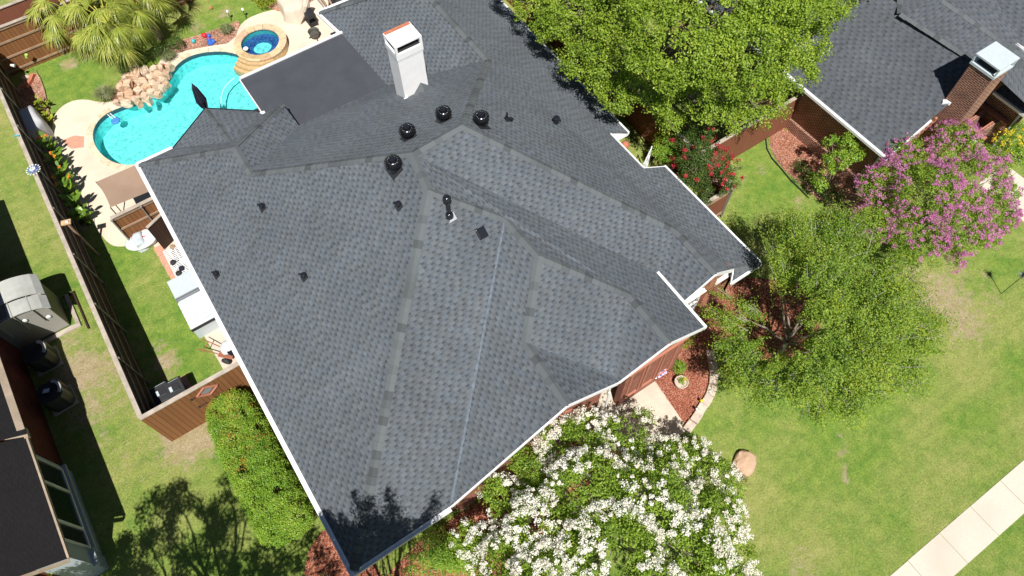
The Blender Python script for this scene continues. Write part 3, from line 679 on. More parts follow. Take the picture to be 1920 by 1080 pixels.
for i in range(3): grid_window(10.55+i*.72, 11.1+i*.72, 18.035, .7, 2.9, 1, 1, house, 'brick', 'soldier')
mb = MB(); mb.box(10.35,12.9,18.02,18.1,3.0,3.12); mb.box(10.35,12.9,18.02,18.1,3.5,3.6); build('brick_band', mb, M['soldier'], house)
mb = MB(); mb.box(9.35,10.3,16.81,16.9,0,2.3); mb.box(9.5,10.2,16.9,16.93,.2,2.1); build('front_door', mb, M['board_red'], house)
mb = MB(); mb.tube([PQ(9.2,18.35,3.9),PQ(9.2,18.4,.1)], .035); build('downspout', mb, M['white'], house)
# chimney
def on_back(u, v): return on(u, v, 7.73-.6*9.6, 0, .6)
cl = on_back(744,178); cm = on_back(760,185); cr = on_back(802,166)
ZC = 7.45; cw = .95
cx0, cy0 = cm.x, cm.y
mb = MB(); x0, x1, y0, y1 = cx0, cx0+1.02, cy0, cy0+.8
chim = MB(); chim.prism([(x0,y0),(x1,y0),(x1,y1),(x0,y1)], 2.9, ZC-.62)
chim = build('chimney', chim, M['white'], house)
mb = MB(); t = .03
mb.prism([(x0-t,y0-t),(x1+t,y0-t),(x1+t,y1+t),(x0-t,y1+t)], ZC-.62, ZC-.36); mb.prism([(x0-t,y0-t),(x1+t,y0-t),(x1+t,y1+t),(x0-t,y1+t)], ZC-.06, ZC)
for (a, c_) in ((x0-t,y0-t),(x1-.06,y0-t),(x0-t,y1-.06),(x1-.06,y1-.06)): mb.prism([(a,c_),(a+.09,c_),(a+.09,c_+.09),(a,c_+.09)], ZC-.36, ZC-.06)
mb.prism([(x0-.012,y0-.012),(x1+.012,y0-.012),(x1+.012,y1+.012),(x0-.012,y1+.012)], ZC-.70, ZC-.66)
build('chimney_crown', mb, M['white'], chim)
mb = MB(); mb.prism([(x0+.05,y0+.05),(x1-.05,y0+.05),(x1-.05,y1-.05),(x0+.05,y1-.05)], ZC-.36, ZC-.3); build('chimney_screen', mb, M['blackrough'], chim)
mb = MB(); mb.prism([(x0,y1-.1),(x1,y1-.1),(x1,y1+.05),(x0,y1+.05)], ZC+.002, ZC+.012); build('rust_strip', mb, M['terracotta'], chim)
# saddle behind/under the chimney
zb = cm.z
mb = MB(); a_ = Vector((x0+.35, y0-.02, zb+.05)); mb.add([(x0+.3,y0-.004,zb-.08),(x1+.12,y0-.004,zb+.0),(x0+.72,y0-.004,zb+.42),(x0+.75,y0-.45,zb-.1)], [(0,2,3),(2,1,3)]); build('saddle', mb, M['cap'], chim)
mb = MB(); mb.prism([(x0-.06,y0-.07),(x0+.1,y0-.07),(x0+.1,y0+.0),(x0-.06,y0+.0)], zb-.15, zb+.05); build('flashing', mb, M['white'], chim)
# planes used to seat the vents: z = a + b p + c q
PL = {'K': (7.73-.6*9.6, 0, .6), 'L': (2.8, .647, 0), 'R': (7.73+.66*9.55, -.66, 0), 'F': (2.8+.683*18.27, 0, -.683)}
def seat(u, v, k): return on(u, v, *PL[k])
def turbine(loc, name='turbine_vent'):
    mb = MB(); mb.lathe([(.02,.50),(.10,.495),(.17,.47),(.215,.42),(.235,.34),(.225,.26),(.19,.20),(.17,.18)][::-1], (0,0,0), 24)
    for k in range(20):
        a = 2*math.pi*k/20; pts = []
        for r, z, da in ((.19,.19,0),(.255,.27,.10),(.268,.35,.18),(.245,.43,.26),(.19,.49,.33),(.10,.52,.40)): pts.append(Vector((r*math.cos(a+da), r*math.sin(a+da), z)))
        mb.tube(pts, .012, 5)
    o = build(name, mb, M['turb'], house, smooth=True, local=True); o.location = loc-house.location
    b_ = MB(); b_.lathe([(.17,-.14),(.17,.19)], (0,0,0), 20); build('base', b_, M['black'], o, local=True); b_ = MB(); b_.lathe([(.11,.50),(.10,.53),(.02,.53)], (0,0,0), 16); build('top_plate', b_, M['black'], o, local=True)
    return o
def flash(o, n, k=.24):
    b_ = MB(); d1 = n.cross(Vector((0,1,0))).normalized() if abs(n.y) < .5 else n.cross(Vector((1,0,0))).normalized(); d2 = n.cross(d1)
    b_.slab([d1*k+d2*k+n*.014, d1*-k+d2*k+n*.014, d1*-k-d2*k+n*.014, d1*k-d2*k+n*.014], n*.012); build('flashing', b_, M['blackrough'], o, local=True)
NRM = {'K': Vector((0,.6,1)).normalized(), 'L': Vector((-.647,0,1)).normalized(), 'R': Vector((.66,0,1)).normalized(), 'F': Vector((0,-.683,1)).normalized()}
for (u, v), k in (((766,258),'K'),((833,225),'K'),((903,234),'R'),((740,318),'L')):
    o = turbine(seat(u, v, k)); flash(o, NRM[k])
def goose(u, v, k, name='roof_vent', s=1.0):
    n = NRM[k]; mb = MB(); mb.tube([(0,0,-.1),(0,0,.16*s)], .055*s, 12); mb.lathe([(.075*s,.12*s),(.10*s,.16*s),(.085*s,.20*s),(.03*s,.225*s)], (0,0,0), 14)
    mb.tube([(-.02,.04,.15*s),(-.09*s,.1*s,.17*s),(-.10*s,.12*s,.12*s)], .035*s, 8)
    o = build(name, mb, M['black'], house, local=True); o.location = seat(u, v, k)-house.location; flash(o, n, .125*s)
    return o
for u, v, k in ((493,390,'L'),(748,387,'L'),(407,516,'L'),(571,520,'L')): goose(u, v, k)
def vpipe(u, v, k, h, r, cap=None):
    mb = MB(); mb.tube([(0,0,-.1),(0,0,h)], r, 14); mb.lathe([(r*1.7,.0),(r*1.6,.12),(r*1.15,.2)], (0,0,0), 14)
    if cap: mb.lathe([(r*1.35,h-.16),(r*1.4,h-.1),(r*1.75,h-.08),(r*1.75,h-.02),(r*1.3,h+.05),(r*.5,h+.075)], (0,0,0), 18)
    o = build('flue_pipe', mb, M['black'], house, smooth=True, local=True); o.location = seat(u, v, k)-house.location
    b_ = MB(); n = NRM[k]; d1 = Vector((1,0,0)); d2 = n.cross(d1); kk = .17
    b_.slab([d1*kk+d2*kk+n*.012, d1*-kk+d2*kk+n*.012, d1*-kk-d2*kk+n*.012, d1*kk-d2*kk+n*.012], n*.01); build('flashing', b_, M['chrome'], o, local=True); return o
vpipe(843,406,'F',.95,.075,True)
# low slotted vent on the front slope
n = NRM['F']; b_ = MB(); d1 = Vector((1,0,0)); d2 = n.cross(d1)
for (a, c_, h) in ((.13,.15,.10),(.16,.18,.03)): b_.slab([d1*a+d2*c_+n*.012, d1*-a+d2*c_+n*.012, d1*-a-d2*c_+n*.012, d1*a-d2*c_+n*.012], n*h)
o = build('box_vent', b_, M['black'], house, local=True, bevel=.01); o.location = seat(903,437,'F')-house.location
mb = MB(); mb.tube([(0,0,-.1),(0,0,.32)], .035, 10); mb.tube([(.0,0,.05),(.12,-.08,.06),(.16,-.1,.0)], .05, 8); o = build('vent_pipe', mb, M['black'], house, local=True); o.location = seat(951,224,'R')-house.location; flash(o, NRM['R'], .1)
mb = MB(); mb.tube([(0,0,-.1),(0,0,.12)], .10, 12); mb.lathe([(.10,.1),(.13,.14),(.09,.19),(.03,.2)], (0,0,0), 14); mb.tube([(0,0,.1),(.12,-.12,.02)], .045, 8); o = build('vent_pipe', mb, M['black'], house, local=True); o.location = seat(1043,226,'R')-house.location
print('house done')

# ------------------------------------------------------------------ fences
def fence(name, label, group, q0, q1=None, p=None, pts=None, H=2.47, side=1, bm='board', posts=None, rails=(.35,1.1,1.75,2.3), capw=.16, postkind='round', base=0.0, capz=None):
    """pts: two ground points; side: which side (left of a->b positive) carries rails and posts"""
    a, b = pts; d = (b-a); L = d.length; d = d.normalized(); s = Vector((-d.y, d.x, 0))*side
    t = thing(name, label, 'fence', (a+b)/2, group); z = Vector((0,0,1))
    mb = MB(); mb.bar(a+z*(H/2-.02), b+z*(H/2-.02), .025, H-.06); build('board_panel', mb, M[bm], t)
    mb = MB(); n = max(1, int(L/2.4))
    for i in range(n):
        e = random.uniform(-.006,.006); mb.bar(a+d*(L*i/n+.004)+z*(H+e)+s*.02, a+d*(L*(i+1)/n-.004)+z*(H+random.uniform(-.006,.006))+s*.02, capw, .045)
    build('cap', mb, M['cap_wood'], t, bevel=.006)
    for r in rails:
        mb = MB(); mb.bar(a+z*r+s*.035, b+z*r+s*.035, .045, .09); build('rail', mb, M['rail'], t)
    n = posts if posts is not None else int(L/2.4)+1
    for i in range(n):
        c = a+d*(L*(i+.5*(n == 1))/max(1, n-1)); mb = MB()
        mb.tube([c+s*.10, c+s*.10+z*(H-.08)], .032, 8); mb.lathe([(.05,H-.10),(.055,H-.05),(.035,H-.02)], c+s*.10, 10); build('post', mb, M['postmetal'], t)
    return t
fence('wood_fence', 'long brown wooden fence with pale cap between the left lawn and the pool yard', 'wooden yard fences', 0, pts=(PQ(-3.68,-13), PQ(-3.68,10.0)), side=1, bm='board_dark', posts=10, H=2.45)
fence('wood_fence', 'sunlit brown wooden fence behind the palms, seen from its rail side', 'wooden yard fences', 0, pts=(PQ(9.5,-11.8), PQ(-3.6,-11.8)), side=1, posts=6, rails=(.25,.95,1.7,2.35))
g1 = fence('wood_fence', 'brown wooden gate fence with diamond window joining the hedge corner and long fence', 'wooden yard fences', 0, pts=(PQ(-3.7,10.05), PQ(.75,10.05)), side=1, posts=0, rails=(.3,1.2,2.1))
# the gate in it: hinges, latch and diamond window are parts of the fence
mb = MB(); dz = Vector((0,0,1)); cp = -1.55
for (a, b_) in (((-.38,0),(0,.30)),((0,.30),(.38,0)),((.38,0),(0,-.30)),((0,-.30),(-.38,0))): mb.bar(PQ(cp+a[0],10.09,1.98+a[1]), PQ(cp+b_[0],10.09,1.98+b_[1]), .03, .07, Vector((0,1,0)))
build('diamond_frame', mb, M['soldier'], g1)
mb = MB(); mb.slab([PQ(cp-.22,10.08,1.98), PQ(cp,10.08,1.81), PQ(cp+.22,10.08,1.98), PQ(cp,10.08,2.15)], (0,-.01,0)); build('diamond_pane', mb, M['gray'], g1)
for z in (1.95, 1.25, .55):
    mb = MB(); mb.slab([PQ(-2.12,10.075,z+.03), PQ(-2.12,10.075,z-.03), PQ(-1.8,10.075,z-.01), PQ(-1.8,10.075,z+.01)], (0,-.012,0)); mb.box(-2.16,-2.10,10.07,10.09,z-.07,z+.07); build('hinge', mb, M['black'], g1)
fence('wood_fence', 'short brown fence with grey rails sheltering the pool equipment', 'wooden yard fences', 0, pts=(PQ(-2.0,.88), PQ(.4,.88)), side=-1, H=1.75, posts=3, rails=(.2,.95,1.6))
fence('wood_fence', 'short weathered fence angled behind the white tub by the eave', 'wooden yard fences', 0, pts=(at(283,418,1.7)*1, PQ(.35,1.15)), side=-1, H=1.6, posts=2, rails=(.3,1.3), bm='board_dark') if False else None
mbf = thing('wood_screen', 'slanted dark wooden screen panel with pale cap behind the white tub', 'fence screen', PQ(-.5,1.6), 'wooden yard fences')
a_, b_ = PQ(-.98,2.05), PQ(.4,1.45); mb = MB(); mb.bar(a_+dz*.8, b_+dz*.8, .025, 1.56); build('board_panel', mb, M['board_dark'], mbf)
mb = MB(); mb.bar(a_+dz*1.62, b_+dz*1.62, .12, .04); build('cap', mb, M['cap_wood'], mbf)
fence('wood_fence', 'brown wooden fence with pale cap at the right corner of the house', 'wooden yard fences', 0, pts=(PQ(19.1,13.75), PQ(16.8,13.75)), side=1, H=2.0, posts=2, bm='board_red', rails=(.3,1.7))
fence('wood_fence', 'property line fence running under the pear tree beside the red flowers', 'wooden yard fences', 0, pts=(PQ(19.15,13.7), PQ(19.15,-10)), side=-1, H=2.0, posts=11, bm='board_red', rails=(.3,1.1,1.8))
fence('wood_fence', 'red brown fence joining the neighbour brick wall behind the red flowers', 'wooden yard fences', 0, pts=(PQ(19.2,11.78), PQ(24.95,11.78)), side=1, H=2.0, posts=0, bm='board_red', rails=(.12,1.85))
# equipment end post and a bird house post near the left fence
t = thing('post_stand', 'wooden post with square pine cap and white knob beside the left fence', 'post', at(184,478))
mb = MB(); mb.tube([at(184,478), at(184,478)+dz*2.35], .05, 8); build('pole', mb, M['rail'], t)
mb = MB(); c = at(184,478)+dz*2.38; mb.obox(c, (1,-.3,0), .36, .22, .06); build('cap_board', mb, M['woodnew'], t); mb = MB(); mb.lathe([(.04,0),(.06,.05),(.02,.09)], c+Vector((.06,-.06,.03)), 10); build('knob', mb, M['white'], t)

# beyond the back fence: the neighbour's second fence across a dirt strip
sheet('alley_dirt', [PQ(-16,-12.0), PQ(12,-12.0), PQ(12,-13.4), PQ(-16,-13.4)], M['soil'], .012, 0)
fence('wood_fence', 'faded wooden fence across the dirt strip beyond the palms', 'wooden yard fences', 0, pts=(PQ(9,-13.5), PQ(-8,-13.5)), side=-1, H=2.2, posts=0, bm='board_red', rails=(.3,))

# ------------------------------------------------------------------ left neighbour house, shed, condensers
hl = thing('house', 'brick house with a shade-darkened roof cut by the left edge, with a white three-pane bay window', 'house', PQ(-11,10))
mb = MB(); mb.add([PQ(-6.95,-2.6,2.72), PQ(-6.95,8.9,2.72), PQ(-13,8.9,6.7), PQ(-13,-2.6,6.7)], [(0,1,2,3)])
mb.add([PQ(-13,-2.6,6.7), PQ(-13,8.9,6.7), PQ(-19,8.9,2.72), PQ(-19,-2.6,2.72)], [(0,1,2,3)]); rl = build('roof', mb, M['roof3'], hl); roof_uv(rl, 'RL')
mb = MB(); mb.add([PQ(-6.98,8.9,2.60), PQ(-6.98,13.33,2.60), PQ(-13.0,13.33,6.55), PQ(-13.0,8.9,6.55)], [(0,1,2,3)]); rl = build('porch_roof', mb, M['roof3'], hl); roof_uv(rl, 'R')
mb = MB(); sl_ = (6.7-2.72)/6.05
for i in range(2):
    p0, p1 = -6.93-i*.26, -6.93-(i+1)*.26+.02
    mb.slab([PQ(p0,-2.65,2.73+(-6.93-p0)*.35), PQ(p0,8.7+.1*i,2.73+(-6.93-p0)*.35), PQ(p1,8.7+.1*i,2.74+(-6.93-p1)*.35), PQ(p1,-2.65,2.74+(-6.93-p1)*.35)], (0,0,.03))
build('painted_sunlit_eave', mb, M['sunlit_tan'], hl)  # tan strip paints the sunlit edge of the otherwise shaded roof
mb = MB(); mb.box(-7.75,-7.5,-2.2,8.75,-.5,2.62); mb.box(-9,-8.2,13.0,13.2,-.5,2.4); mb.box(-7.95,-7.75,-2.4,-2.2,-.5,2.6); mb.box(-19,-8,12.9,13.0,-.5,2.5); build('wall', mb, M['brick3'], hl)
mb = MB(); mb.box(-7.6,-6.95,8.6,8.97,2.5,2.66); mb.bar(PQ(-7.02,8.9,2.58), PQ(-7.02,13.32,2.58), .08, .12); mb.bar(PQ(-7.05,13.36,2.5), PQ(-9.5,13.36,4.2), .06, .14); build('fascia', mb, M['sunlit_tan'], hl)
bay = MB(); bay.box(-8.0,-7.3,9.1,12.55,-.5,2.5); bay.box(-8.0,-7.26,12.55,13.02,-.5,2.5)
build('bay_siding', bay, M['siding'], hl)
for i, (a, b_, m) in enumerate(((9.35,10.2,'glass'),(10.3,11.65,'glassgreen'),(11.75,12.35,'glass'))):
    gl = MB(); gl.box(-7.3,-7.27,a,b_,.45,2.25); w_ = build('window', gl, M[m], hl); fr = MB()
    for x0, x1, y0, y1 in ((a-.05,a,.4,2.3),(b_,b_+.05,.4,2.3)): fr.box(-7.31,-7.23,x0,x1,y0,y1)
    fr.box(-7.31,-7.23,a,b_,.38,.46); fr.box(-7.31,-7.23,a,b_,2.24,2.32); build('frame', fr, M['whitesid'], w_)
for bx_ in ((-7.31,-7.16,9.1,12.55,.18,.30),(-7.31,-7.2,9.1,12.55,2.34,2.42),(-7.27,-7.1,12.5,13.1,.5,.6)):
    mb = MB(); mb.box(*bx_); build('sill', mb, M['siding'], hl)

hl.location += Vector((.27, 0, .42))
sh = thing('garden_shed', 'greige plastic garden shed with a curved pale ribbed roof on the left lawn', 'shed', PQ(-6.2,2.7))
sp0, sp1, sq0, sq1 = -7.45, -5.2, 1.75, 3.45
mb = MB(); mb.box(sp0+.1, sp1-.1, sq0+.1, sq1-.1, .05, 1.72); prof = []
build('shed_wall', mb, M['resinwall'], sh, bevel=.03)
def shed_arch(q0, q1, name, inset, lift, mat_, p0=sp0, p1=sp1):
    P = []; mb = MB(); n = 12
    for i in range(n+1):
        t = i/n; p = p0+(p1-p0)*t; z = 1.68+lift+.42*math.sin(math.pi*t)**.8 if 0 < t < 1 else 1.62+lift
        P.append((p, z))
    for i in range(n): mb.slab([PQ(P[i][0],q0,P[i][1]), PQ(P[i+1][0],q0,P[i+1][1]), PQ(P[i+1][0],q1,P[i+1][1]), PQ(P[i][0],q1,P[i][1])], (0,0,-.04))
    return build(name, mb, mat_, sh, smooth=False)
shed_arch(sq0, sq0+1.0, 'roof_panel', 0, .03, M['resin']); shed_arch(sq0+1.05, sq1, 'roof_panel', 0, -.02, M['resin'])
mb = MB(); mb.add([PQ(sp0+.1,sq1-.09,1.6)]+[PQ(sp0+.1+(sp1-sp0-.2)*i/10, sq1-.09, 1.62+.36*math.sin(math.pi*i/10)) for i in range(11)]+[PQ(sp1-.1,sq1-.09,1.6)], [tuple(range(13))]); build('gable_panel', mb, M['resinwall'], sh)
mb = MB()
for p in (-6.95,-6.33,-5.72): mb.box(p-.012,p+.012,sq0,sq1,1.0,1.64+.46*max(0.05, math.sin(math.pi*(p-sp0)/(sp1-sp0)))**.8)
build('roof_seam', mb, M['resinwall'], sh)
mb = MB(); mb.slab([PQ(-6.75,sq0+1.1,2.075), PQ(-6.42,sq0+1.1,2.125), PQ(-6.42,sq1-.1,2.125), PQ(-6.75,sq1-.1,2.075)], (0,0,.012)); build('skylight', mb, M['skylight'], sh)
for p in (-6.2,-5.55):
    mb = MB(); mb.lathe([(.09,0),(.08,.03),(.02,.045)], (0,0,0), 14); mb.xf(Matrix.Translation(PQ(p,sq1-.08,1.5 if p < -6 else 1.1)) @ Matrix.Rotation(math.pi/2, 4, 'X')); build('vent_knob', mb, M['whiteplastic'], sh)
mb = MB(); mb.box(-7.3,-4.95,3.42,3.62,0,.09); mb.box(-5.1,-4.95,1.9,3.4,0,.09); sl2 = struct('shed_kerb', mb, M['cap_wood'])
mb = MB(); mb.bar(PQ(-4.75,1.95,.06), PQ(-4.75,3.9,.06), .06, .06); mb.bar(PQ(-5.15,1.95,.06), PQ(-4.7,1.95,.06), .06, .06); o = build('timber_edging', mb, M['board_dark']); tag(o, 'dark timber edging lying on the lawn beside the plastic shed', 'edging')

ac = thing('air_conditioner', 'dark round condenser unit nearest the plastic shed, by the brick wall', 'air conditioner', PQ(-6.5,4.35), 'condenser units along the left brick wall')
mb = MB(); mb.prism([(x*.43, y*.43) for x, y in ((-1,-.6),(-.6,-1),(.6,-1),(1,-.6),(1,.6),(.6,1),(-.6,1),(-1,.6))], .04, .88); build('cabinet', mb, M['gray'] if False else mat('dark green metal', (.035,.04,.042), .5), ac, local=True, bevel=.02)
mb = MB()
for k in range(8): mb.lathe([(.445,.12+k*.09),(.452,.15+k*.09),(.445,.16+k*.09)], (0,0,0), 16)
build('louvres', mb, M['gray'] if False else mat('charcoal louvre', (.06,.065,.068), .5), ac, local=True)
mb = MB()
for k in range(20):
    a = 2*math.pi*k/20; mb.bar((.06*math.cos(a), .06*math.sin(a), .90), (.38*math.cos(a), .38*math.sin(a), .90), .008, .008)
for r in (.12,.2,.28,.36): mb.tube([(r*math.cos(t), r*math.sin(t), .91) for t in np.linspace(0, 2*math.pi, 25)], .005, 4)
build('fan_grille', mb, M['blackrough'], ac, local=True)
mb = MB(); mb.prism([(-.46,-.46),(.46,-.46),(.46,.46),(-.46,.46)], 0, .045); build('pad', mb, M['concrete'], ac, local=True)
mb = MB()
P = [(.44*math.cos(t), .44*math.sin(t)) for t in np.linspace(-.7, 1.0, 9)]; Pi = [(.33*math.cos(t), .33*math.sin(t)) for t in np.linspace(-.7, 1.0, 9)]
mb.prism(P+Pi[::-1], .885, .935); build('top_rim', mb, M['resin'], ac, local=True)
a2 = copy_tree(ac); a2.location = PQ(-6.5,6.25); a2.rotation_euler.z = .05; a2['label'] = 'dark round condenser unit nearest the left house window, with a pale label inside'
mb = MB(); mb.slab([(-.2,.02,.96),(.0,-.06,.93),(.08,.08,.93),(-.1,.14,.96)], (0,0,.01)); build('paper_label', mb, M['palegrey'], a2, local=True)

# ------------------------------------------------------------------ right neighbour house
hr = thing('house', 'neighbour brick house at the upper right with dark shingles and a tall brick chimney', 'house', PQ(30,10))
q_f = 16.45; e = 2.8; mR = (5.2-2.8)/(28.5-24.53)
rz = lambda p: e+(p-24.53)*mR
mb = MB(); mb.poly([PQ(24.53,-3,e), PQ(24.53,q_f,e), PQ(28.5,q_f,rz(28.5)), PQ(28.5,9.5,rz(28.5)), PQ(24.53+ (9.5+3)*.0+3.97,-3,rz(28.5))])
r1 = build('roof', mb, M['roof2'], hr); roof_uv(r1, 'L')
# rear cross roof: faces the front, then a second gable
pk = at(1690,25,5.2)
pa0, pa1, pa2 = at(1692,-160,5.2), at(1690,25,5.2), PQ(28.5,q_f,5.2)
a_, b_ = at(1768,0,5.6), at(1925,108,5.2); a0 = at(1740,-150,6.4)
mb = MB(); mb.poly([pa1, PQ(28.5,q_f,5.18), b_, a_]); mb.poly([pa0, pa1, a_, a0]); mb.poly([PQ(28.5,q_f,5.19), PQ(30.9,q_f+2.2,2.95), PQ(36,q_f+2.2,3.0), b_])
r3 = build('roof', mb, M['roof2'], hr); roof_uv(r3, 'FFR')
mb = MB(); mb.poly([a_, b_, at(2050,140,4.6), at(2050,-200,5.2), a0]); r4 = build('roof', mb, M['roof2'], hr); roof_uv(r4, 'R')
for p, q in ((pa0, pa1), (pa1, PQ(28.5,q_f,5.2)), (a0, a_), (a_, b_)): build('ridge_cap', caps(p, q, wd=.15), M['cap'], hr)
gg0, gg1 = at(1848,45,5.3), at(1935,104,5.3); gutter(gg0, gg1, Ro, hr, .1)
mb = MB(); mb.poly([gg0+Vector((.12,.2,-.1)), gg1+Vector((.12,0,-.1)), gg1+Vector((3,0,1.2)), gg0+Vector((3,1.0,1.2))]); r5 = build('roof', mb, M['roof2'], hr); roof_uv(r5, 'L')
# lower front roof at the right
mb = MB(); f0, f1 = at(1866,171,2.9), at(1940,226,2.9); mb.poly([f0, f1, f1+Vector((3,0,1.6)), f0+Vector((3,0,1.6))]); r6 = build('roof', mb, M['roof2'], hr); roof_uv(r6, 'L')
gutter(f0, f1, Lo, hr, .1)
gutter(PQ(24.53,-3,e), PQ(24.53,q_f+.05,e), Lo, hr, .12)
ct = [at(1836,98,6.35), at(1910,74,6.35), at(1920,110,6.35), at(1862,146,6.35)]
# chimney stack: axis aligned block on the front wall
c0 = at(1835,122,6.1); c1 = at(1862,148,6.1); c2 = at(1905,118,6.1)
kp0, kp1, kq1 = c1.x-.02, c1.x+.98, -c1.y; kq0 = kq1-.95
mb = MB(); mb.slab([PQ(24.95,q_f-.25,0), PQ(29.6,q_f-.25,0), PQ(29.6,q_f-.25,4.3), PQ(28.5,q_f-.25,5.0), PQ(24.95,q_f-.25,2.9)], (0,.22,0))
mb.box(24.95,25.2,-3,q_f-.5,0,2.7); mb.box(29.6,29.85,11,q_f-.25,0,2.9); mb.box(29.9,36,14.2,14.45,0,3.0); mb.box(31.5,31.75,14.5,17.9,0,2.8)
build('wall', mb, M['brick2'], hr)
mb = MB(); mb.box(24.8,24.95,-3,q_f-.3,0,.55); build('wall_base', mb, M['brick2'], hr)
mb = MB(); mb.box(kp0,kp1,kq0,kq1,0,6.1); chm = build('chimney', mb, M['brick2'], hr)
mb = MB(); mb.box(kp0-.04,kp1+.04,kq0-.04,kq1+.04,6.1,6.2); mb.box(kp0-.04,kp1+.04,kq0-.04,kq1+.04,6.5,6.56)
for a in (kp0-.03, kp1-.03):
    for b_ in (kq0-.03, kq1-.03): mb.box(a, a+.06, b_, b_+.06, 6.19, 6.51)
build('chimney_cap', mb, M['palegrey'], chm)
mb = MB(); mb.box(kp0+.1,kp1-.1,kq0+.1,kq1-.1,6.0,6.24); build('flue', mb, M['blackrough'], chm)
mb = MB(); 
for i in range(7): mb.box(kp0-1.35+i*.17, kp0-1.24+i*.17, q_f-.05, q_f+.03, rz(kp0-1.3+i*.17)-.75, rz(kp0-1.3+i*.17)-.5)
build('brick_trim', mb, M['soldier'], hr)
mb = MB(); mb.bar(PQ(24.5,q_f+.02,e-.1), PQ(26.3,q_f+.02,rz(26.3)-.1), .05, .2); build('rake_board', mb, M['white'], hr)
rt = at(1768,192,rz(27.0)); mb = MB(); mb.slab([rt, rt+Vector((.5,-.52,.12)), rt+Vector((.62,-.42,.12)), rt+Vector((.12,.1,.0))], (0,0,-.14)); build('cricket_flashing', mb, M['white'], hr)
mb = MB(); mb.tube([PQ(24.6,q_f-.3,2.65), PQ(24.75,q_f-.35,2.4), PQ(24.75,q_f-.35,.1)], .05); build('downspout', mb, M['palegrey'], hr); mb = MB(); mb.tube([PQ(31.4,17.8,2.6), PQ(31.4,17.8,0)], .045); build('downspout', mb, M['palegrey'], hr)
# recessed bricked garden wall with openings right of the chimney
mb = MB(); W0q = 17.0
for i in range(5):
    a = PQ(29.7, 14.6+i*.62, 0); mb.box(29.9+i*.0, 31.35, 14.75+i*.62, 14.9+i*.62, 0, 1.55)
mb.box(29.75,29.9,14.6,17.7,1.2,1.55); mb.box(31.2,31.4,14.6,17.7,1.2,1.55); build('brick_ledges', mb, M['brick2'], hr)
mb = MB(); mb.box(29.72,29.93,14.6,17.7,1.56,1.6); mb.box(31.18,31.42,14.6,17.7,1.56,1.6)
for i in range(5): mb.box(29.94,31.17,14.75+i*.62,14.81+i*.62,1.552,1.58)
build('ledge_caps', mb, M['soldier'], hr)
t = thing('wall_lamp', 'small white globe lamp on the neighbour brick ledge', 'lamp', at(1826,266,1.7)); mb = MB(); mb.lathe([(.03,-.12),(.08,-.04),(.08,.05),(.03,.1)], (0,0,0), 14); build('globe', mb, M['white'], t, local=True, smooth=True)

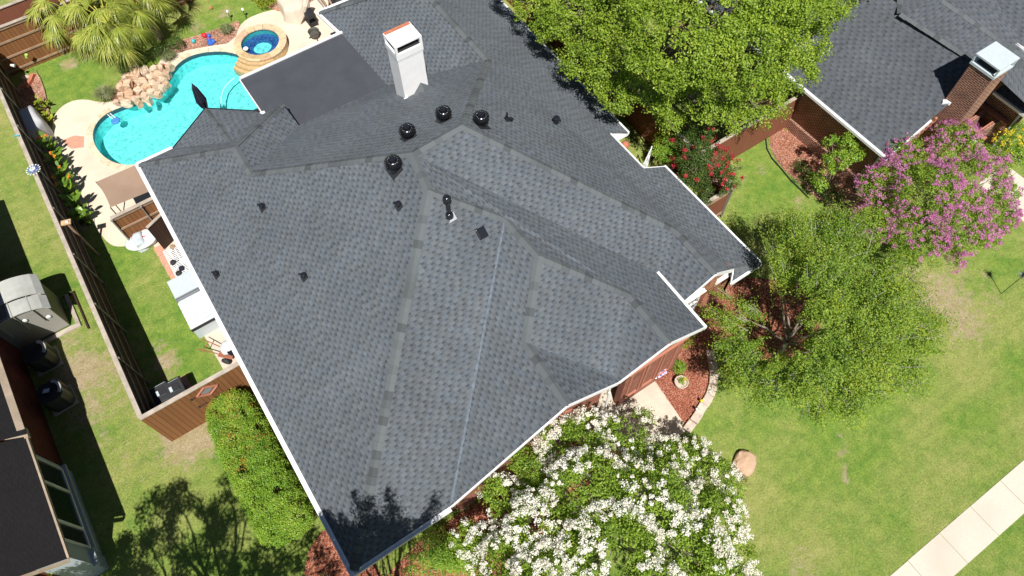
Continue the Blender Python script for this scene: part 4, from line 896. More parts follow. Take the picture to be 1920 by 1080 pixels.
# ------------------------------------------------------------------ spa
def spa():
    t = thing('hot_tub', 'round raised stone spa with blue mosaic seat and amber spill steps into the pool', 'hot tub', Vector((SPA_C.x, SPA_C.y, 0)))
    c = Vector((SPA_C.x, SPA_C.y, 0)); mb = MB(); n = 48
    ci = lambda r, k: (c.x+r*math.cos(2*math.pi*k/n), c.y+r*math.sin(2*math.pi*k/n))
    for k in range(n):
        mb.add([Vector((*ci(SPA_R-.04,k),0)), Vector((*ci(SPA_R-.04,k+1),0)), Vector((*ci(SPA_R-.04,k+1),.46)), Vector((*ci(SPA_R-.04,k),.46))], [(0,1,2,3)])
    build('spa_wall', mb, M['step'], t)
    mb = MB(); k = 0
    while k < n:
        st = random.choice((4,5,3)); st = min(st, n-k); idx = range(k, k+st+1); k += st
        mb.prism([ci(SPA_R, j-(.12 if j == idx[-1] else 0)) for j in idx]+[ci(SPA_RI, j-(.12 if j == idx[-1] else 0)) for j in reversed(idx)], .46, .52)
    build('coping', mb, M['spastone'], t)
    mb = MB()
    for r, z0, z1 in ((SPA_RI, .40, .46),): 
        for j in range(n): mb.add([Vector((*ci(r,j),z0)), Vector((*ci(r,j),z1)), Vector((*ci(r,j+1),z1)), Vector((*ci(r,j+1),z0))], [(0,1,2,3)])
    build('tile_band', mb, M['tile'], t)
    mb = MB()
    for j in range(n): mb.add([Vector((*ci(SPA_RI,j),.2)), Vector((*ci(SPA_RI,j),.40)), Vector((*ci(SPA_RI,j+1),.40)), Vector((*ci(SPA_RI,j+1),.2))], [(0,1,2,3)])
    build('inner_wall', mb, M['spawall'], t)
    mb = MB(); cc = Vector((c.x, c.y, 0))
    for j in range(n): mb.add([Vector((*ci(SPA_RI,j),.2)), Vector((*ci(SPA_RI,j+1),.2)), Vector((*ci(.46,j+1),.2)), Vector((*ci(.46,j),.2))], [(0,1,2,3)]); mb.add([Vector((*ci(.46,j),.05)), Vector((*ci(.46,j),.2)), Vector((*ci(.46,j+1),.2)), Vector((*ci(.46,j+1),.05))], [(0,1,2,3)])
    build('seat', mb, M['mosaic'], t)
    mb = MB(); mb.prism([ci(.46, j) for j in range(n)], .03, .06); build('floor', mb, M['plaster'], t)
    mb = MB(); mb.poly([Vector((*ci(SPA_RI, j), .41)) for j in range(n)]); build('spa_water', mb, M['water'], t)
    # spill steps towards the pool
    a0 = math.atan2((at(445,125).y-c.y), (at(445,125).x-c.x)); a1 = math.atan2((at(525,133).y-c.y), (at(525,133).x-c.x))
    if a1 < a0: a1 += 2*math.pi
    for i, (r0, r1, z) in enumerate(((.90,1.18,.53),(1.17,1.42,.40),(1.41,1.62,.26),(1.61,1.78,.10))):
        mb = MB(); A = np.linspace(a0, a1, 18); mb.prism([(c.x+r1*math.cos(x), c.y+r1*math.sin(x)) for x in A]+[(c.x+r0*math.cos(x), c.y+r0*math.sin(x)) for x in A[::-1]], -.3, z); build('step', mb, M['step'], t)
    for u, v in ((462,70),(499,55)):
        mb = MB(); mb.lathe([(.05,0),(.03,.03)], at(u, v, .30), 10); build('jet', mb, M['white'], t)
    mb = MB(); p = at(461,92,.41); mb.lathe([(.12,0),(.13,.04),(.1,.07)], p, 14); build('float', mb, M['whiteplastic'], t)
spa()
print('built 2')

# ------------------------------------------------------------------ vegetation
def nz3(P, s, seed=0.0): return np.array([noise.noise(Vector((p[0]*s+seed, p[1]*s-seed, p[2]*s+seed*.5))) for p in P])
def clump_centres(blobs, n, shell=.72, zmin=-.35, gap=0.0, gs=1.2, seed=1.0, inner=.62):
    """blobs (centre, radius, flatten): clump centres near the outside of the union of blobs"""
    B = np.array([(*b[0], b[1], b[2] if len(b) > 2 else 1.0) for b in blobs]); wt = B[:, 3]**2; wt /= wt.sum()
    out = []; O = []
    tries = 0
    while sum(len(x) for x in out) < n:
        tries += 1
        if tries > 60: gap = 0.0
        if tries > 90: inner = 0.0
        k = rng.choice(len(B), n, p=wt); D = unit(rng.normal(size=(n, 3))); ok = D[:, 2] > zmin; k, D = k[ok], D[ok]
        r = B[k, 3]*(shell+(1-shell)*rng.random(len(k))**.7); off = D*r[:, None]; off[:, 2] *= B[k, 4]; P = B[k, :3]+off
        keep = np.ones(len(P), bool)
        for i in range(len(B)):
            dd = P-B[i, :3]; dd[:, 2] /= B[i, 4]; keep &= ~((np.linalg.norm(dd, axis=1) < B[i, 3]*inner) & (k != i))
        P, D = P[keep], D[keep]
        if gap: 
            g = nz3(P, gs, seed) > (gap-.5); P, D = P[g], D[g]
        out.append(P); O.append(D)
    return np.concatenate(out)[:n], np.concatenate(O)[:n]
def clump_leaves(Pc, D, per, cr, size, aspect=.6, up=.5, rnd=.75, stretch=None, flat=.8):
    n = len(Pc); P = np.repeat(Pc, per, 0); O = np.repeat(D, per, 0); crr = np.repeat(cr*(.6+.8*rng.random(n)), per)[:, None]
    q = unit(rng.normal(size=(n*per, 3)))*(rng.random((n*per, 1))**.45)*crr; q[:, 2] *= flat
    if stretch is not None:
        Sd = np.repeat(unit(stretch), per, 0); q = q*np.array([.55, .55, .5])+Sd*(rng.normal(size=(n*per, 1))*crr*1.5)
    P = P+q; N = unit(q)*.5+O*.45+np.array([0, 0, up])+rng.normal(size=P.shape)*rnd
    return leaf_quads(P, N, size, aspect)
def limb_path(a, b, bend=.15, n=6):
    a, b = Vector(a), Vector(b); d = b-a; L = d.length; s = Vector((random.uniform(-1,1), random.uniform(-1,1), random.uniform(-.2,.5)))*L*bend; out = []
    for i in range(n+1):
        t = i/n; out.append(a+d*t+s*math.sin(math.pi*t)+Vector((random.uniform(-1,1), random.uniform(-1,1), random.uniform(-1,1)))*L*.018*(0 < t < 1))
    return out
def tree(name, label, cat, base, blobs, leaf, leafmat, barkmat='bark', trunk_r=.18, trunk_h=1.6, n_clumps=600, per=40, cr=.35, group=None, stems=1, flowers=None, gap=0.0, gs=1.2, shell=.72, seed=1.0, zmin=-.35, streak=False, twigs=0, up=.5, flat=.8, inner=.62, rnd=.75, limbm=None, limb_every=1):
    base = Vector(base); t = thing(name, label, cat, base, group)
    mb = MB(); fork = base+Vector((0,0,trunk_h))
    if stems == 1: mb.tube(limb_path(base-Vector((0,0,.1)), fork, .05, 4), [trunk_r*x for x in (1.25,1.05,1,.95,.9)], 10)
    build('trunk', mb, M[barkmat], t, smooth=True) if stems == 1 else None
    mb = MB()
    for i, b in enumerate(blobs):
        if i % limb_every: continue
        c = Vector(b[0]); s0 = fork if stems == 1 else base+Vector((random.uniform(-.15,.15), random.uniform(-.15,.15), 0))
        r = trunk_r*(.55 if stems == 1 else .45); p = limb_path(s0, c, .10, 7); mb.tube(p, [r*(1-.11*k) for k in range(8)], 7)
        for _ in range(5):
            st = p[random.randint(4,7)]; e = c+Vector((random.gauss(0,1), random.gauss(0,1), random.gauss(.2,.7))).normalized()*b[1]*.85; q = limb_path(st, e, .15, 4); mb.tube(q, [r*.38, r*.3, r*.22, r*.15, r*.06], 5)
    build('trunk' if stems > 1 else 'limbs', mb, M[limbm or barkmat], t, smooth=True)
    Pc, D = clump_centres(blobs, n_clumps, shell, zmin, gap, gs, seed, inner)
    st = None
    if streak:
        st = Pc-np.array([*base.xy, base.z+trunk_h]); st = unit(st)+rng.normal(size=st.shape)*.25
    Q = clump_leaves(Pc, D, per, cr, leaf[0], leaf[1], up, rnd, st, flat)
    fast_quads('crown', Q, M[leafmat], t)
    if twigs:
        mb = MB(); idx = rng.choice(len(Pc), twigs)
        for i in idx:
            p = Vector(Pc[i]); dd = Vector(st[i] if st is not None else D[i]).normalized(); L = random.uniform(.3,.9)
            a = p-dd*L*.6+Vector((0,0,.04)); b_ = p+dd*L*.5+Vector((random.uniform(-.15,.15), random.uniform(-.15,.15), random.uniform(0,.2)))
            mb.tube([a, (a+b_)/2+Vector((0,0,.03)), b_], [.014,.010,.004], 4, False)
            if random.random() < .6: mb.tube([(a+b_)/2, (a+b_)/2+dd.cross(Vector((0,0,1)))*random.choice((-1,1))*L*.4+dd*L*.3], [.008,.003], 4, False)
        build('twigs', mb, M['twig'], t)
    if flowers:
        fm, nf, fper, fr, fs, fgap = flowers
        Pf, Df = clump_centres(blobs, nf, .93, -.1, fgap, 1.0, seed+5, .9)
        Pf = Pf+Df*cr*.75; Q = clump_leaves(Pf, Df, fper, fr, fs, .9, .4, .8)
        fast_quads('blossoms', Q, M[fm], t, kind='stuff')
    return t
def BL(lst, fl=.85): return [(tuple(at(u, v, z)), r, fl) for u, v, z, r in lst]

pear = BL([(965,-30,5.0,.8),(1000,10,5.0,.8),(1040,50,5.0,.9),(1085,110,5.0,.8),(1120,150,4.6,.6),(1160,180,4.6,.7),(1010,-20,5.0,1.0),(1075,25,5.6,1.35),(1150,85,5.6,1.45),(1215,150,5.0,1.2),(1130,-70,6.5,2.2),(1270,70,7.4,2.1),(1380,95,7,2.0),(1460,60,6.6,1.8),(1540,-5,5.6,1.3),(1330,185,5,1.1),(1420,175,4.6,1.0),(1275,190,4.6,.9),(1480,130,5,1.1),(1400,-10,8.2,2.3),(1490,-60,7.4,2.0),(1260,-50,8.2,2.4),(1440,205,4.0,.7),(1385,232,3.9,.45),(1600,-60,5.6,1.3),(1255,225,3.6,.5),(1180,40,6.6,1.5),(1330,30,8.0,1.8)])
tree('pear_tree', 'large bright green broadleaf tree standing between the two houses at the top', 'tree', PQ(20.9,7.0), pear, (.078,.75), 'leaf_oak', n_clumps=3600, per=56, cr=.27, trunk_r=.22, trunk_h=2.2, gap=.34, gs=1.7, inner=.66, up=.65, rnd=.65)

elm = BL([(1478,432,3.7,.6),(1500,450,4.2,.8),(1565,445,4.2,.95),(1615,490,4.2,1.05),(1540,515,4.6,1.0),(1475,500,4.0,.7),(1452,528,3.3,.35),(1675,560,3.6,.95),(1620,595,4.3,1.1),(1690,625,3.2,.9),(1560,605,4.6,.95),(1535,690,4.1,1.0),(1625,690,3.9,1.1),(1470,715,3.5,.85),(1405,700,3.0,.75),(1378,655,2.6,.5),(1348,600,2.5,.45),(1590,745,2.9,.75),(1675,695,3.0,.8),(1515,750,3.0,.65),(1435,738,2.7,.5),(1380,610,2.9,.38),(1728,640,2.5,.5),(1745,600,2.5,.4),(1640,530,4.3,.9),(1352,560,2.6,.3),(1420,655,3.0,.4),(1405,585,3.0,.3),(1440,455,3.4,.3)], .6)
tree('cedar_elm', 'wide feathery yellow green tree with silvery twigs on the front lawn', 'tree', at(1455,668), elm, (.062,.6), 'leaf_elm', 'twig', n_clumps=3100, per=50, cr=.22, trunk_r=.085, trunk_h=1.3, streak=True, twigs=420, gap=.42, gs=1.7, shell=.55, zmin=-.15, inner=.4, seed=3, up=.6, limbm='bark', limb_every=4)

wht = BL([(1080,837,3.3,.80),(1007,881,2.9,.66),(960,943,2.6,.62),(1167,829,3.2,.76),(1253,871,3.0,.8),(1335,896,2.6,.65),(1375,921,2.2,.4),(1105,926,4.2,1.15),(1215,941,4.2,1.2),(1325,976,3.3,1.0),(1025,991,3.8,1.05),(1145,1041,4.6,1.3),(1285,1051,4.2,1.2),(920,1031,2.6,.65),(955,1066,3.2,.9),(1045,1101,4.2,1.2),(1365,1051,3.0,.8),(1195,1131,4.6,1.3),(995,1141,3.8,1.2),(1345,1121,3.4,1.0),(1207,783,2.3,.25),(1305,851,2.3,.4),(1045,815,3.2,.5),(1105,800,3.3,.45),(985,862,2.9,.45),(935,925,2.7,.45),(880,1010,2.5,.4)])
tree('crape_myrtle', 'large white flowering crape myrtle in front of the brick gable', 'tree', at(1150,985), wht, (.075,.6), 'leaf_crape', 'bark2', n_clumps=2400, per=46, cr=.23, trunk_r=.10, stems=5, flowers=('fl_white', 1500, 44, .105, .046, .34), gap=.34, gs=2.0, seed=9, inner=.68)
pur = BL([(1700,290,2.7,.8),(1790,270,3.1,.9),(1650,350,2.6,.8),(1740,360,3.6,1.1),(1830,340,3.4,1.0),(1860,400,2.7,.8),(1640,420,2.6,.7),(1720,440,3.0,.95),(1800,430,3.1,.95),(1770,480,2.2,.6),(1865,310,2.6,.6),(1690,330,3.1,.8),(1840,440,2.2,.55),(1700,480,1.9,.45),(1880,360,2.6,.5),(1800,380,3.3,.8),(1850,300,2.8,.6)])
tree('crape_myrtle', 'magenta flowering crape myrtle in front of the neighbour chimney', 'tree', at(1755,425), pur, (.062,.6), 'leaf_crape', 'bark2', n_clumps=1700, per=42, cr=.2, trunk_r=.09, stems=5, flowers=('fl_purple', 1150, 34, .095, .04, .22), gap=.14, gs=1.8, seed=14, inner=.62)
redb = BL([(1285,262,2.6,.45),(1310,285,2.9,.55),(1345,300,2.7,.5),(1300,325,2.6,.6),(1345,340,2.4,.6),(1375,320,2.0,.4),(1320,365,2.1,.45),(1370,345,1.9,.35),(1290,300,2.4,.5),(1320,250,2.6,.35)])
tree('crape_myrtle', 'red flowering crape myrtle by the fence at the right corner of the roof', 'tree', at(1322,345), redb, (.062,.6), 'leaf_dark', 'bark2', n_clumps=420, per=34, cr=.18, trunk_r=.07, stems=4, flowers=('fl_red', 62, 40, .10, .045, .2), gap=.36, gs=2, seed=21)
tree('bush', 'small bright green rounded bush beside the white trellis', 'bush', at(1248,295), BL([(1245,272,1.5,.42),(1255,290,1.4,.42),(1240,285,1.3,.4)]), (.05,.6), 'leaf_hedge', trunk_r=.04, trunk_h=.5, n_clumps=150, per=36, cr=.14)
tree('bush', 'lime yellow bush tucked at the fence end beyond the green bush', 'bush', at(1250,268), BL([(1242,258,1.6,.26),(1252,262,1.5,.25)]), (.05,.6), 'leaf_yel', trunk_r=.03, trunk_h=.5, n_clumps=60, per=30, cr=.12)
tree('young_tree', 'young loose green tree beside the neighbour brick wall', 'tree', at(1545,352), BL([(1560,270,2.1,.35),(1590,265,2.3,.38),(1575,300,2.2,.42),(1598,290,2.2,.36),(1560,300,2.0,.35),(1552,322,1.6,.3),(1612,282,2.0,.22),(1540,345,.9,.3),(1530,335,.7,.28)]), (.075,.65), 'leaf_hedge', 'bark2', trunk_r=.035, stems=3, n_clumps=190, per=22, cr=.15, gap=.35, gs=2.5)
tree('bush', 'yellow flowering bush at the right edge below the neighbour roof', 'bush', at(1905,300), BL([(1890,270,1.2,.5),(1915,250,1.4,.5),(1905,295,1.0,.5),(1935,280,1.2,.6)]), (.055,.6), 'leaf_hedge', trunk_r=.04, trunk_h=.4, n_clumps=230, per=34, cr=.16, flowers=('fl_yellow', 110, 16, .08, .045, .3))
tree('bush', 'low dark shrub in the neighbour side bed', 'bush', at(1515,345), BL([(1512,330,.5,.4),(1535,352,.5,.4),(1500,310,.3,.25),(1560,372,.5,.35)]), (.05,.6), 'leaf_dark', trunk_r=.03, trunk_h=.3, n_clumps=120, per=26, cr=.18)

# clipped hedge along the left eave
hb = []
for k in range(9):
    t = k/8; p = -1.2-.05*t; q = 10.75+4.55*t
    for dp in (-.62, 0.0, .35): hb.append(((p+dp*(1 if k else .7)*.8, -q, 1.0), .52, 1.75))
hedge = tree('hedge', 'dense clipped green hedge with orange tips along the left eave', 'hedge', PQ(-1.1,13.5), hb, (.044,.65), 'leaf_hedge', trunk_r=.05, stems=3, n_clumps=3000, per=44, cr=.12, zmin=-.55, shell=.86, gap=.14, gs=2.4, inner=.84, up=.7)
Pf, Df = clump_centres(hb[:14], 130, .97, .5, .42, 1.0, 3.0, .9); fast_quads('orange_tips', clump_leaves(Pf+Df*.04, Df, 12, .15, .04, .6), M['leaf_hedgetip'], hedge, kind='stuff')

# upright shrubs along the front eave, and the one off the lower left whose shade falls on lawn and roof
def spiky(name, label, cat, base, tips, h, leafmat, n=26, group=None, per=60, ls=.055, spread=.28, top=0):
    t = thing(name, label, cat, base, group); base = Vector(base); mb = MB(); Ps = []; Os = []
    for (c, hh) in tips:
        c = Vector(c); foot = Vector((base.x*.6+c.x*.4, base.y*.6+c.y*.4, 0)); path = limb_path(foot, Vector((c.x, c.y, hh)), .06, 6); mb.tube(path, [.022,.02,.017,.014,.01,.007,.004], 5, False)
        for i in range(2, 7):
            rr = spread*(1.15-.16*i)
            for _ in range(per//5):
                if top:
                    f_ = random.random(); pt = path[-1].lerp(path[2], min(1, f_*top/hh*1.5)); q = Vector((random.gauss(0,1), random.gauss(0,1), random.gauss(0,.6)))*(.07+spread*.5*f_)
                    Ps.append(pt+q); Os.append(Vector((q.x, q.y, .5))); continue
                q = Vector((random.gauss(0,1), random.gauss(0,1), random.gauss(0,.9)))*rr*.55; Ps.append(path[i]+q-Vector((0,0,.1))); Os.append(Vector((q.x, q.y, .5)))
        Ps.append(path[-1]); Os.append(Vector((0,0,1)))
    build('stems', mb, M['bark2'], t); P = np.array([tuple(p) for p in Ps]); O = np.array([tuple(p) for p in Os])
    P = np.repeat(P, 3, 0)+rng.normal(size=(len(P)*3, 3))*.035; O = np.repeat(O, 3, 0)
    fast_quads('foliage', leaf_quads(P, unit(O)+rng.normal(size=O.shape)*.6+np.array([0,0,.3]), ls, .45), M[leafmat], t); return t
def tipset(pts, zs): return [(at(u, v, z), z) for (u, v), z in zip(pts, zs)]
T1 = [((u+random.uniform(-8,8), v+random.uniform(-8,8))) for u, v in ((765,1040),(785,1010),(800,990),(812,1018),(830,1030),(845,1005),(862,1030),(780,1055),(820,1060),(850,1062),(800,1040),(760,1070),(875,1050),(838,1045))]
spiky('shrub', 'upright green shrub with pointed shoots at the front eave, left of the white blossoms', 'shrub', PQ(3.6,19.7), tipset(T1, [2.2+random.uniform(-.25,.35) for _ in T1]), 2, 'leaf_hedge', group='shrubs along the front eave', per=340, ls=.055, spread=.36, top=1.6)
T3 = [(u, v) for u, v in ((608,1076),(598,1084),(590,1090))]
spiky('shrub', 'small sprig shrub below the bottom corner of the roof', 'shrub', at(615,1085), tipset(T3, [.7,.6,.6]), 1, 'leaf_crape', group='shrubs along the front eave', per=12, ls=.04)
T4 = [(u, v) for u, v in ((35,1030),(60,1050),(20,1050),(75,1062),(48,1066),(5,1062),(70,1085),(30,1085),(88,1075))]
spiky('shrub', 'pale olive leafy shrub at the bottom left corner by the left house', 'shrub', at(40,1120), tipset(T4, [2.0+random.uniform(-.2,.3) for _ in T4]), 2, 'leaf_crape', per=60, spread=.4)
spiky('seedling', 'tiny leafy seedling on the lawn beside the left house', 'seedling', at(198,1074), tipset([(196,1070),(202,1074)], [.35,.3]), .3, 'leaf_crape', per=14, spread=.12)
def shade_src(u, v, z): 
    g = at(u, v, 0); return g+SUNV*(z/SUNV.z)
# trees standing just outside the lower edge: their shade lies on the side lawn and over the roof corner
sb = [(tuple(shade_src(u, v, z)), r, 1.0) for u, v, z, r in ((290,960,6.5,.7),(330,940,7.0,.55),(360,1000,7,1.0),(420,960,7.5,.6),(450,1010,7,1.0),(310,1040,6.5,.9),(390,1060,6.5,1.1),(500,1050,7,.8),(335,900,7.6,.28),(420,910,7.8,.25),(470,940,7.6,.35),(270,1000,6.2,.4),(460,1090,6,.8),(560,1040,6.4,.55),(600,1070,6.4,.6),(590,1010,6.6,.35),(540,1080,6.2,.6))]
c = sum((Vector(b[0]) for b in sb), Vector())/len(sb)
tree('side_tree', 'loose tree beyond the bottom edge, casting its shade on the side lawn', 'tree', (c.x, c.y, 0), sb, (.10,.55), 'leaf_crape', n_clumps=620, per=30, cr=.26, trunk_r=.12, trunk_h=2.5, gap=.4, gs=1.4, seed=31)
sb3 = [(tuple(shade_src(u, v, z)), r, 1.0) for u, v, z, r in ((225,1030,5.2,.5),(215,1075,5.4,.7),(180,1060,5.4,.6),(140,1080,5.4,.7),(240,1110,5.2,.7))]  # unseen canopy added to carry the shade on beside the left house
c = sum((Vector(b[0]) for b in sb3), Vector())/len(sb3)
tree('side_tree', 'unseen leafy tree added beyond the lower left corner to shade the strip beside the left house', 'tree', (c.x, c.y, 0), sb3, (.10,.55), 'leaf_crape', n_clumps=330, per=30, cr=.26, trunk_r=.1, trunk_h=2.0, gap=.15, gs=1.4, seed=33)
def roof_shade(u, v, z, k): g = seat(u, v, k); return g+SUNV*((z-g.z)/SUNV.z)
tips = []
for u, v, k in ((615,955,'L'),(640,965,'L'),(665,930,'L'),(690,935,'L'),(700,960,'F'),(725,915,'F'),(735,955,'F'),(765,965,'F'),(785,980,'F'),(815,930,'F'),(800,965,'F'),(640,1000,'L'),(670,985,'L'),(690,1000,'L'),(715,985,'F'),(745,1000,'F'),(660,1025,'L'),(685,1030,'F'),(720,1015,'F'),(650,985,'L')):
    g = roof_shade(u, v, 9.2, k); tips.append((g, 9.2+random.uniform(-.25,.2)))
cx = sum((t_[0] for t_ in tips), Vector())/len(tips)
spiky('tall_shrub', 'tall shoots beyond the bottom edge, shading the bottom corner of the roof', 'shrub', (cx.x, cx.y-.3, 0), tips, 6, 'leaf_crape', per=300, ls=.075, spread=.42, top=2.4)
sb2 = [(tuple(roof_shade(u, v, 7.4, k)), r, 1.3) for u, v, k, r in ((630,1015,'L',.45),(655,1045,'L',.55),(680,1015,'L',.45),(705,1035,'F',.5),(735,1012,'F',.45),(765,1000,'F',.4),(800,985,'F',.25),(655,1065,'L',.5),(610,985,'L',.3),(705,1000,'F',.35))]
c = sum((Vector(b[0]) for b in sb2), Vector())/len(sb2)
tree('side_tree', 'leafy tree just beyond the roof corner at the bottom edge, shading the shingles', 'tree', (c.x, c.y-.5, 0), sb2, (.09,.55), 'leaf_crape', n_clumps=420, per=34, cr=.22, trunk_r=.09, trunk_h=2.5, gap=.25, gs=1.6, seed=41)

# palms
def palm(base, h, label, nf=22, R=1.15, seed=0):
    base = Vector(base); t = thing('fan_palm', label, 'palm', base, 'fan palms behind the pool'); random.seed(seed)
    mb = MB(); mb.tube(limb_path(base, base+Vector((0,0,h)), .02, 4), [.24,.22,.2,.2,.16], 10); build('trunk', mb, M['palmdry'], t)
    top = base+Vector((0,0,h)); pet = MB(); Q = []
    for i in range(nf):
        az = i*2.399+random.uniform(-.2,.2); el = math.radians(75-100*(i/nf)+random.uniform(-8,8)); L = R*random.uniform(.8,1.15)
        d = Vector((math.cos(az)*math.cos(el), math.sin(az)*math.cos(el), math.sin(el))); p1 = top+d*L*.6+Vector((0,0,.12)); p2 = top+d*L+Vector((0,0,-.05*(1 if el < .6 else 0)))
        pet.tube([top, p1, p2], [.03,.022,.016], 5)
        hd = Vector((d.x, d.y, d.z*.4-.25)).normalized(); sd = hd.cross(Vector((0,0,1))).normalized(); up = sd.cross(hd)
        for j in range(34):
            a = math.radians(-100+200*j/33)+random.gauss(0,.03); dd = (hd*math.cos(a)+sd*math.sin(a)+up*random.gauss(.02,.07)).normalized(); LL = R*random.uniform(.72,1.0)*(1-.18*abs(a)/1.8)
            prev = p2; wd = .030; drop = 0
            pts = [p2]
            for s in range(1, 5):
                dd2 = (dd+Vector((0,0,-.16*s*s*.6))).normalized(); prev = prev+dd2*LL/4; pts.append(prev)
            side = dd.cross(Vector((0,0,1))).normalized()
            for s in range(4):
                w0 = wd*(1-.24*s) if s else wd*.5; w1 = wd*(1-.24*(s+1)); sg = side+up*.3
                Q.append([tuple(pts[s]-sg*w0), tuple(pts[s]+sg*w0), tuple(pts[s+1]+sg*w1), tuple(pts[s+1]-sg*w1)])
    build('petioles', pet, M['petiole'], t)
    fast_quads('fronds', np.array(Q), M['palmleaf'], t); return t
palm(at(250,118), 2.3, 'fan palm nearest the pool rocks with yellow tipped fans', 24, 1.4, 1)
palm(at(185,95), 2.2, 'fan palm nearest the back fence rails, leftmost of the palms', 20, 1.3, 2)
palm(at(300,70), 2.6, 'fan palm on the right of the clump beside the lawn strip', 22, 1.35, 3)
random.seed(11)
mb = MB(); 
# ornamental grasses
def grass_tuft(loc, label, h=.7, r=.55, n=420, m='ograss', group='ornamental grasses round the pool', name='ornamental_grass'):
    loc = Vector(loc); Q = []
    for _ in range(n):
        az = random.uniform(0, 2*math.pi); ln = random.uniform(.4,1)*r; hh = h*random.uniform(.6,1); b0 = loc+Vector((random.gauss(0,.05), random.gauss(0,.05), 0)); sd = Vector((-math.sin(az), math.cos(az), 0)); d = Vector((math.cos(az), math.sin(az), 0)); p = [b0, b0+d*ln*.3+Vector((0,0,hh*.65)), b0+d*ln*.7+Vector((0,0,hh*.95)), b0+d*ln*1.05+Vector((0,0,hh*.8))]
        for s, (w0, w1) in enumerate(((.007,.009),(.009,.007),(.007,.002))): Q.append([tuple(p[s]-sd*w0), tuple(p[s]+sd*w0), tuple(p[s+1]+sd*w1), tuple(p[s+1]-sd*w1)])
    o = fast_quads(name, np.array(Q)-np.array(loc), M[m]); o.location = loc; return tag(o, label, 'ornamental grass', group)
grass_tuft(at(203,185), 'ornamental grass tuft at the edge of the pool deck by the rocks', .6, .62, 460)
grass_tuft(at(318,112), 'ornamental grass tuft behind the pink pool rocks', .55, .5, 380)
grass_tuft(at(428,62), 'ornamental grass tuft beside the round stone spa', .5, .42, 320)
grass_tuft(at(1232+115,890), 'twiggy dead tuft beside the blush boulder', .45, .35, 10) if False else None

# canna plants along the left fence
def canna(loc, label, n=16, h=1.25, flowers=2, m='leaf_canna', r=.45):
    loc = Vector(loc); t = thing('canna_plant', label, 'plant', loc, 'broad leaved plants along the left fence'); Q = []; mb = MB(); fl = []
    for i in range(n):
        az = random.uniform(0, 2*math.pi); b0 = Vector((random.gauss(0,.12), random.gauss(0,.12), 0)); z0 = random.uniform(.25,1)*h; d = Vector((math.cos(az), math.sin(az), random.uniform(.5,1.2))).normalized(); L = random.uniform(.35,.6)*r/.45; p = b0+Vector((0,0,z0)); sd = d.cross(Vector((0,0,1))).normalized()
        W = L*.19; pts = [p, p+d*L*.35, p+d*L*.7+Vector((0,0,-.03)), p+d*L+Vector((0,0,-.12))]; ws = (.015, W, W*.8, .006)
        for s in range(3): Q.append([tuple(pts[s]-sd*ws[s]), tuple(pts[s]+sd*ws[s]), tuple(pts[s+1]+sd*ws[s+1]), tuple(pts[s+1]-sd*ws[s+1])])
        mb.tube([b0, p], .012, 4, False)
    build('stems', mb, M['leaf_dark'], t, local=True)
    o = fast_quads('leaves', np.array(Q), M[m]); o.parent = t
    for k in range(flowers):
        c = np.array([[random.gauss(0,.18), random.gauss(0,.18), h+.1]]); o = fast_quads('bloom', clump_leaves(c, np.array([[0,0,1.]]), 12, .09, .09, .8), M['fl_orange']); o.parent = t
    return t
for i, (u, v, lab) in enumerate(((108,290,'canna clump beside the grey covered grill'),(120,318,'second canna clump from the grey covered grill'),(132,345,'canna clump level with the bottom of the pool'),(142,372,'canna clump just left of the tan awning'),(158,398,'canna clump level with the pool equipment fence top'),(168,418,'last canna clump nearest the wooden post'))):
    canna(at(u, v), lab, 22, 1.0, 2 if i < 4 else 0)
canna(at(85,205), 'lime leaved plant clump between the covered grill and the back lawn', 20, .6, 0, 'leaf_yel', .3); canna(at(94,228), 'lime leaved plant clump nearest the cream deck by the covered grill', 16, .5, 0, 'leaf_yel', .3)
tree('bush', 'yellow green bush at the top beside the lawn strip and the beige cover', 'bush', at(500,5), BL([(495,2,.4,.4),(510,-4,.4,.35),(480,-10,.4,.35)]), (.06,.6), 'leaf_yel', trunk_r=.03, trunk_h=.2, n_clumps=110, per=26, cr=.15)
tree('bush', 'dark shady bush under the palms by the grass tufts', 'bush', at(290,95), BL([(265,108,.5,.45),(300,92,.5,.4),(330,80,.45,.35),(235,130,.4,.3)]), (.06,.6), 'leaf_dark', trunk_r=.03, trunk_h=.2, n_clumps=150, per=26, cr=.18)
tree('bush', 'small green bush with red blooms just behind the pool rocks', 'bush', at(274,120), BL([(272,118,.25,.22),(285,122,.25,.15)]), (.05,.6), 'leaf_hedge', trunk_r=.02, trunk_h=.15, n_clumps=50, per=24, cr=.1)
tree('bush', 'round green bush in the red mulch near the potted flowers', 'bush', at(1272,690), BL([(1272,688,.3,.26)]), (.045,.6), 'leaf_hedge', trunk_r=.02, trunk_h=.15, n_clumps=60, per=24, cr=.1)
tree('bush', 'lime bush peeking out under the front gable eave', 'bush', at(1285,650), BL([(1283,640,.5,.28),(1292,634,.5,.22)]), (.045,.6), 'leaf_yel', trunk_r=.02, trunk_h=.2, n_clumps=60, per=24, cr=.1)
tree('bush', 'brown twiggy bush beside the blush boulder at the edge of the white blossoms', 'bush', at(1368,885), BL([(1362,880,.35,.25),(1380,892,.35,.25),(1395,905,.3,.2)]), (.05,.5), 'leaf_dark', trunk_r=.02, stems=6, n_clumps=34, per=16, cr=.12)
print('veg done')

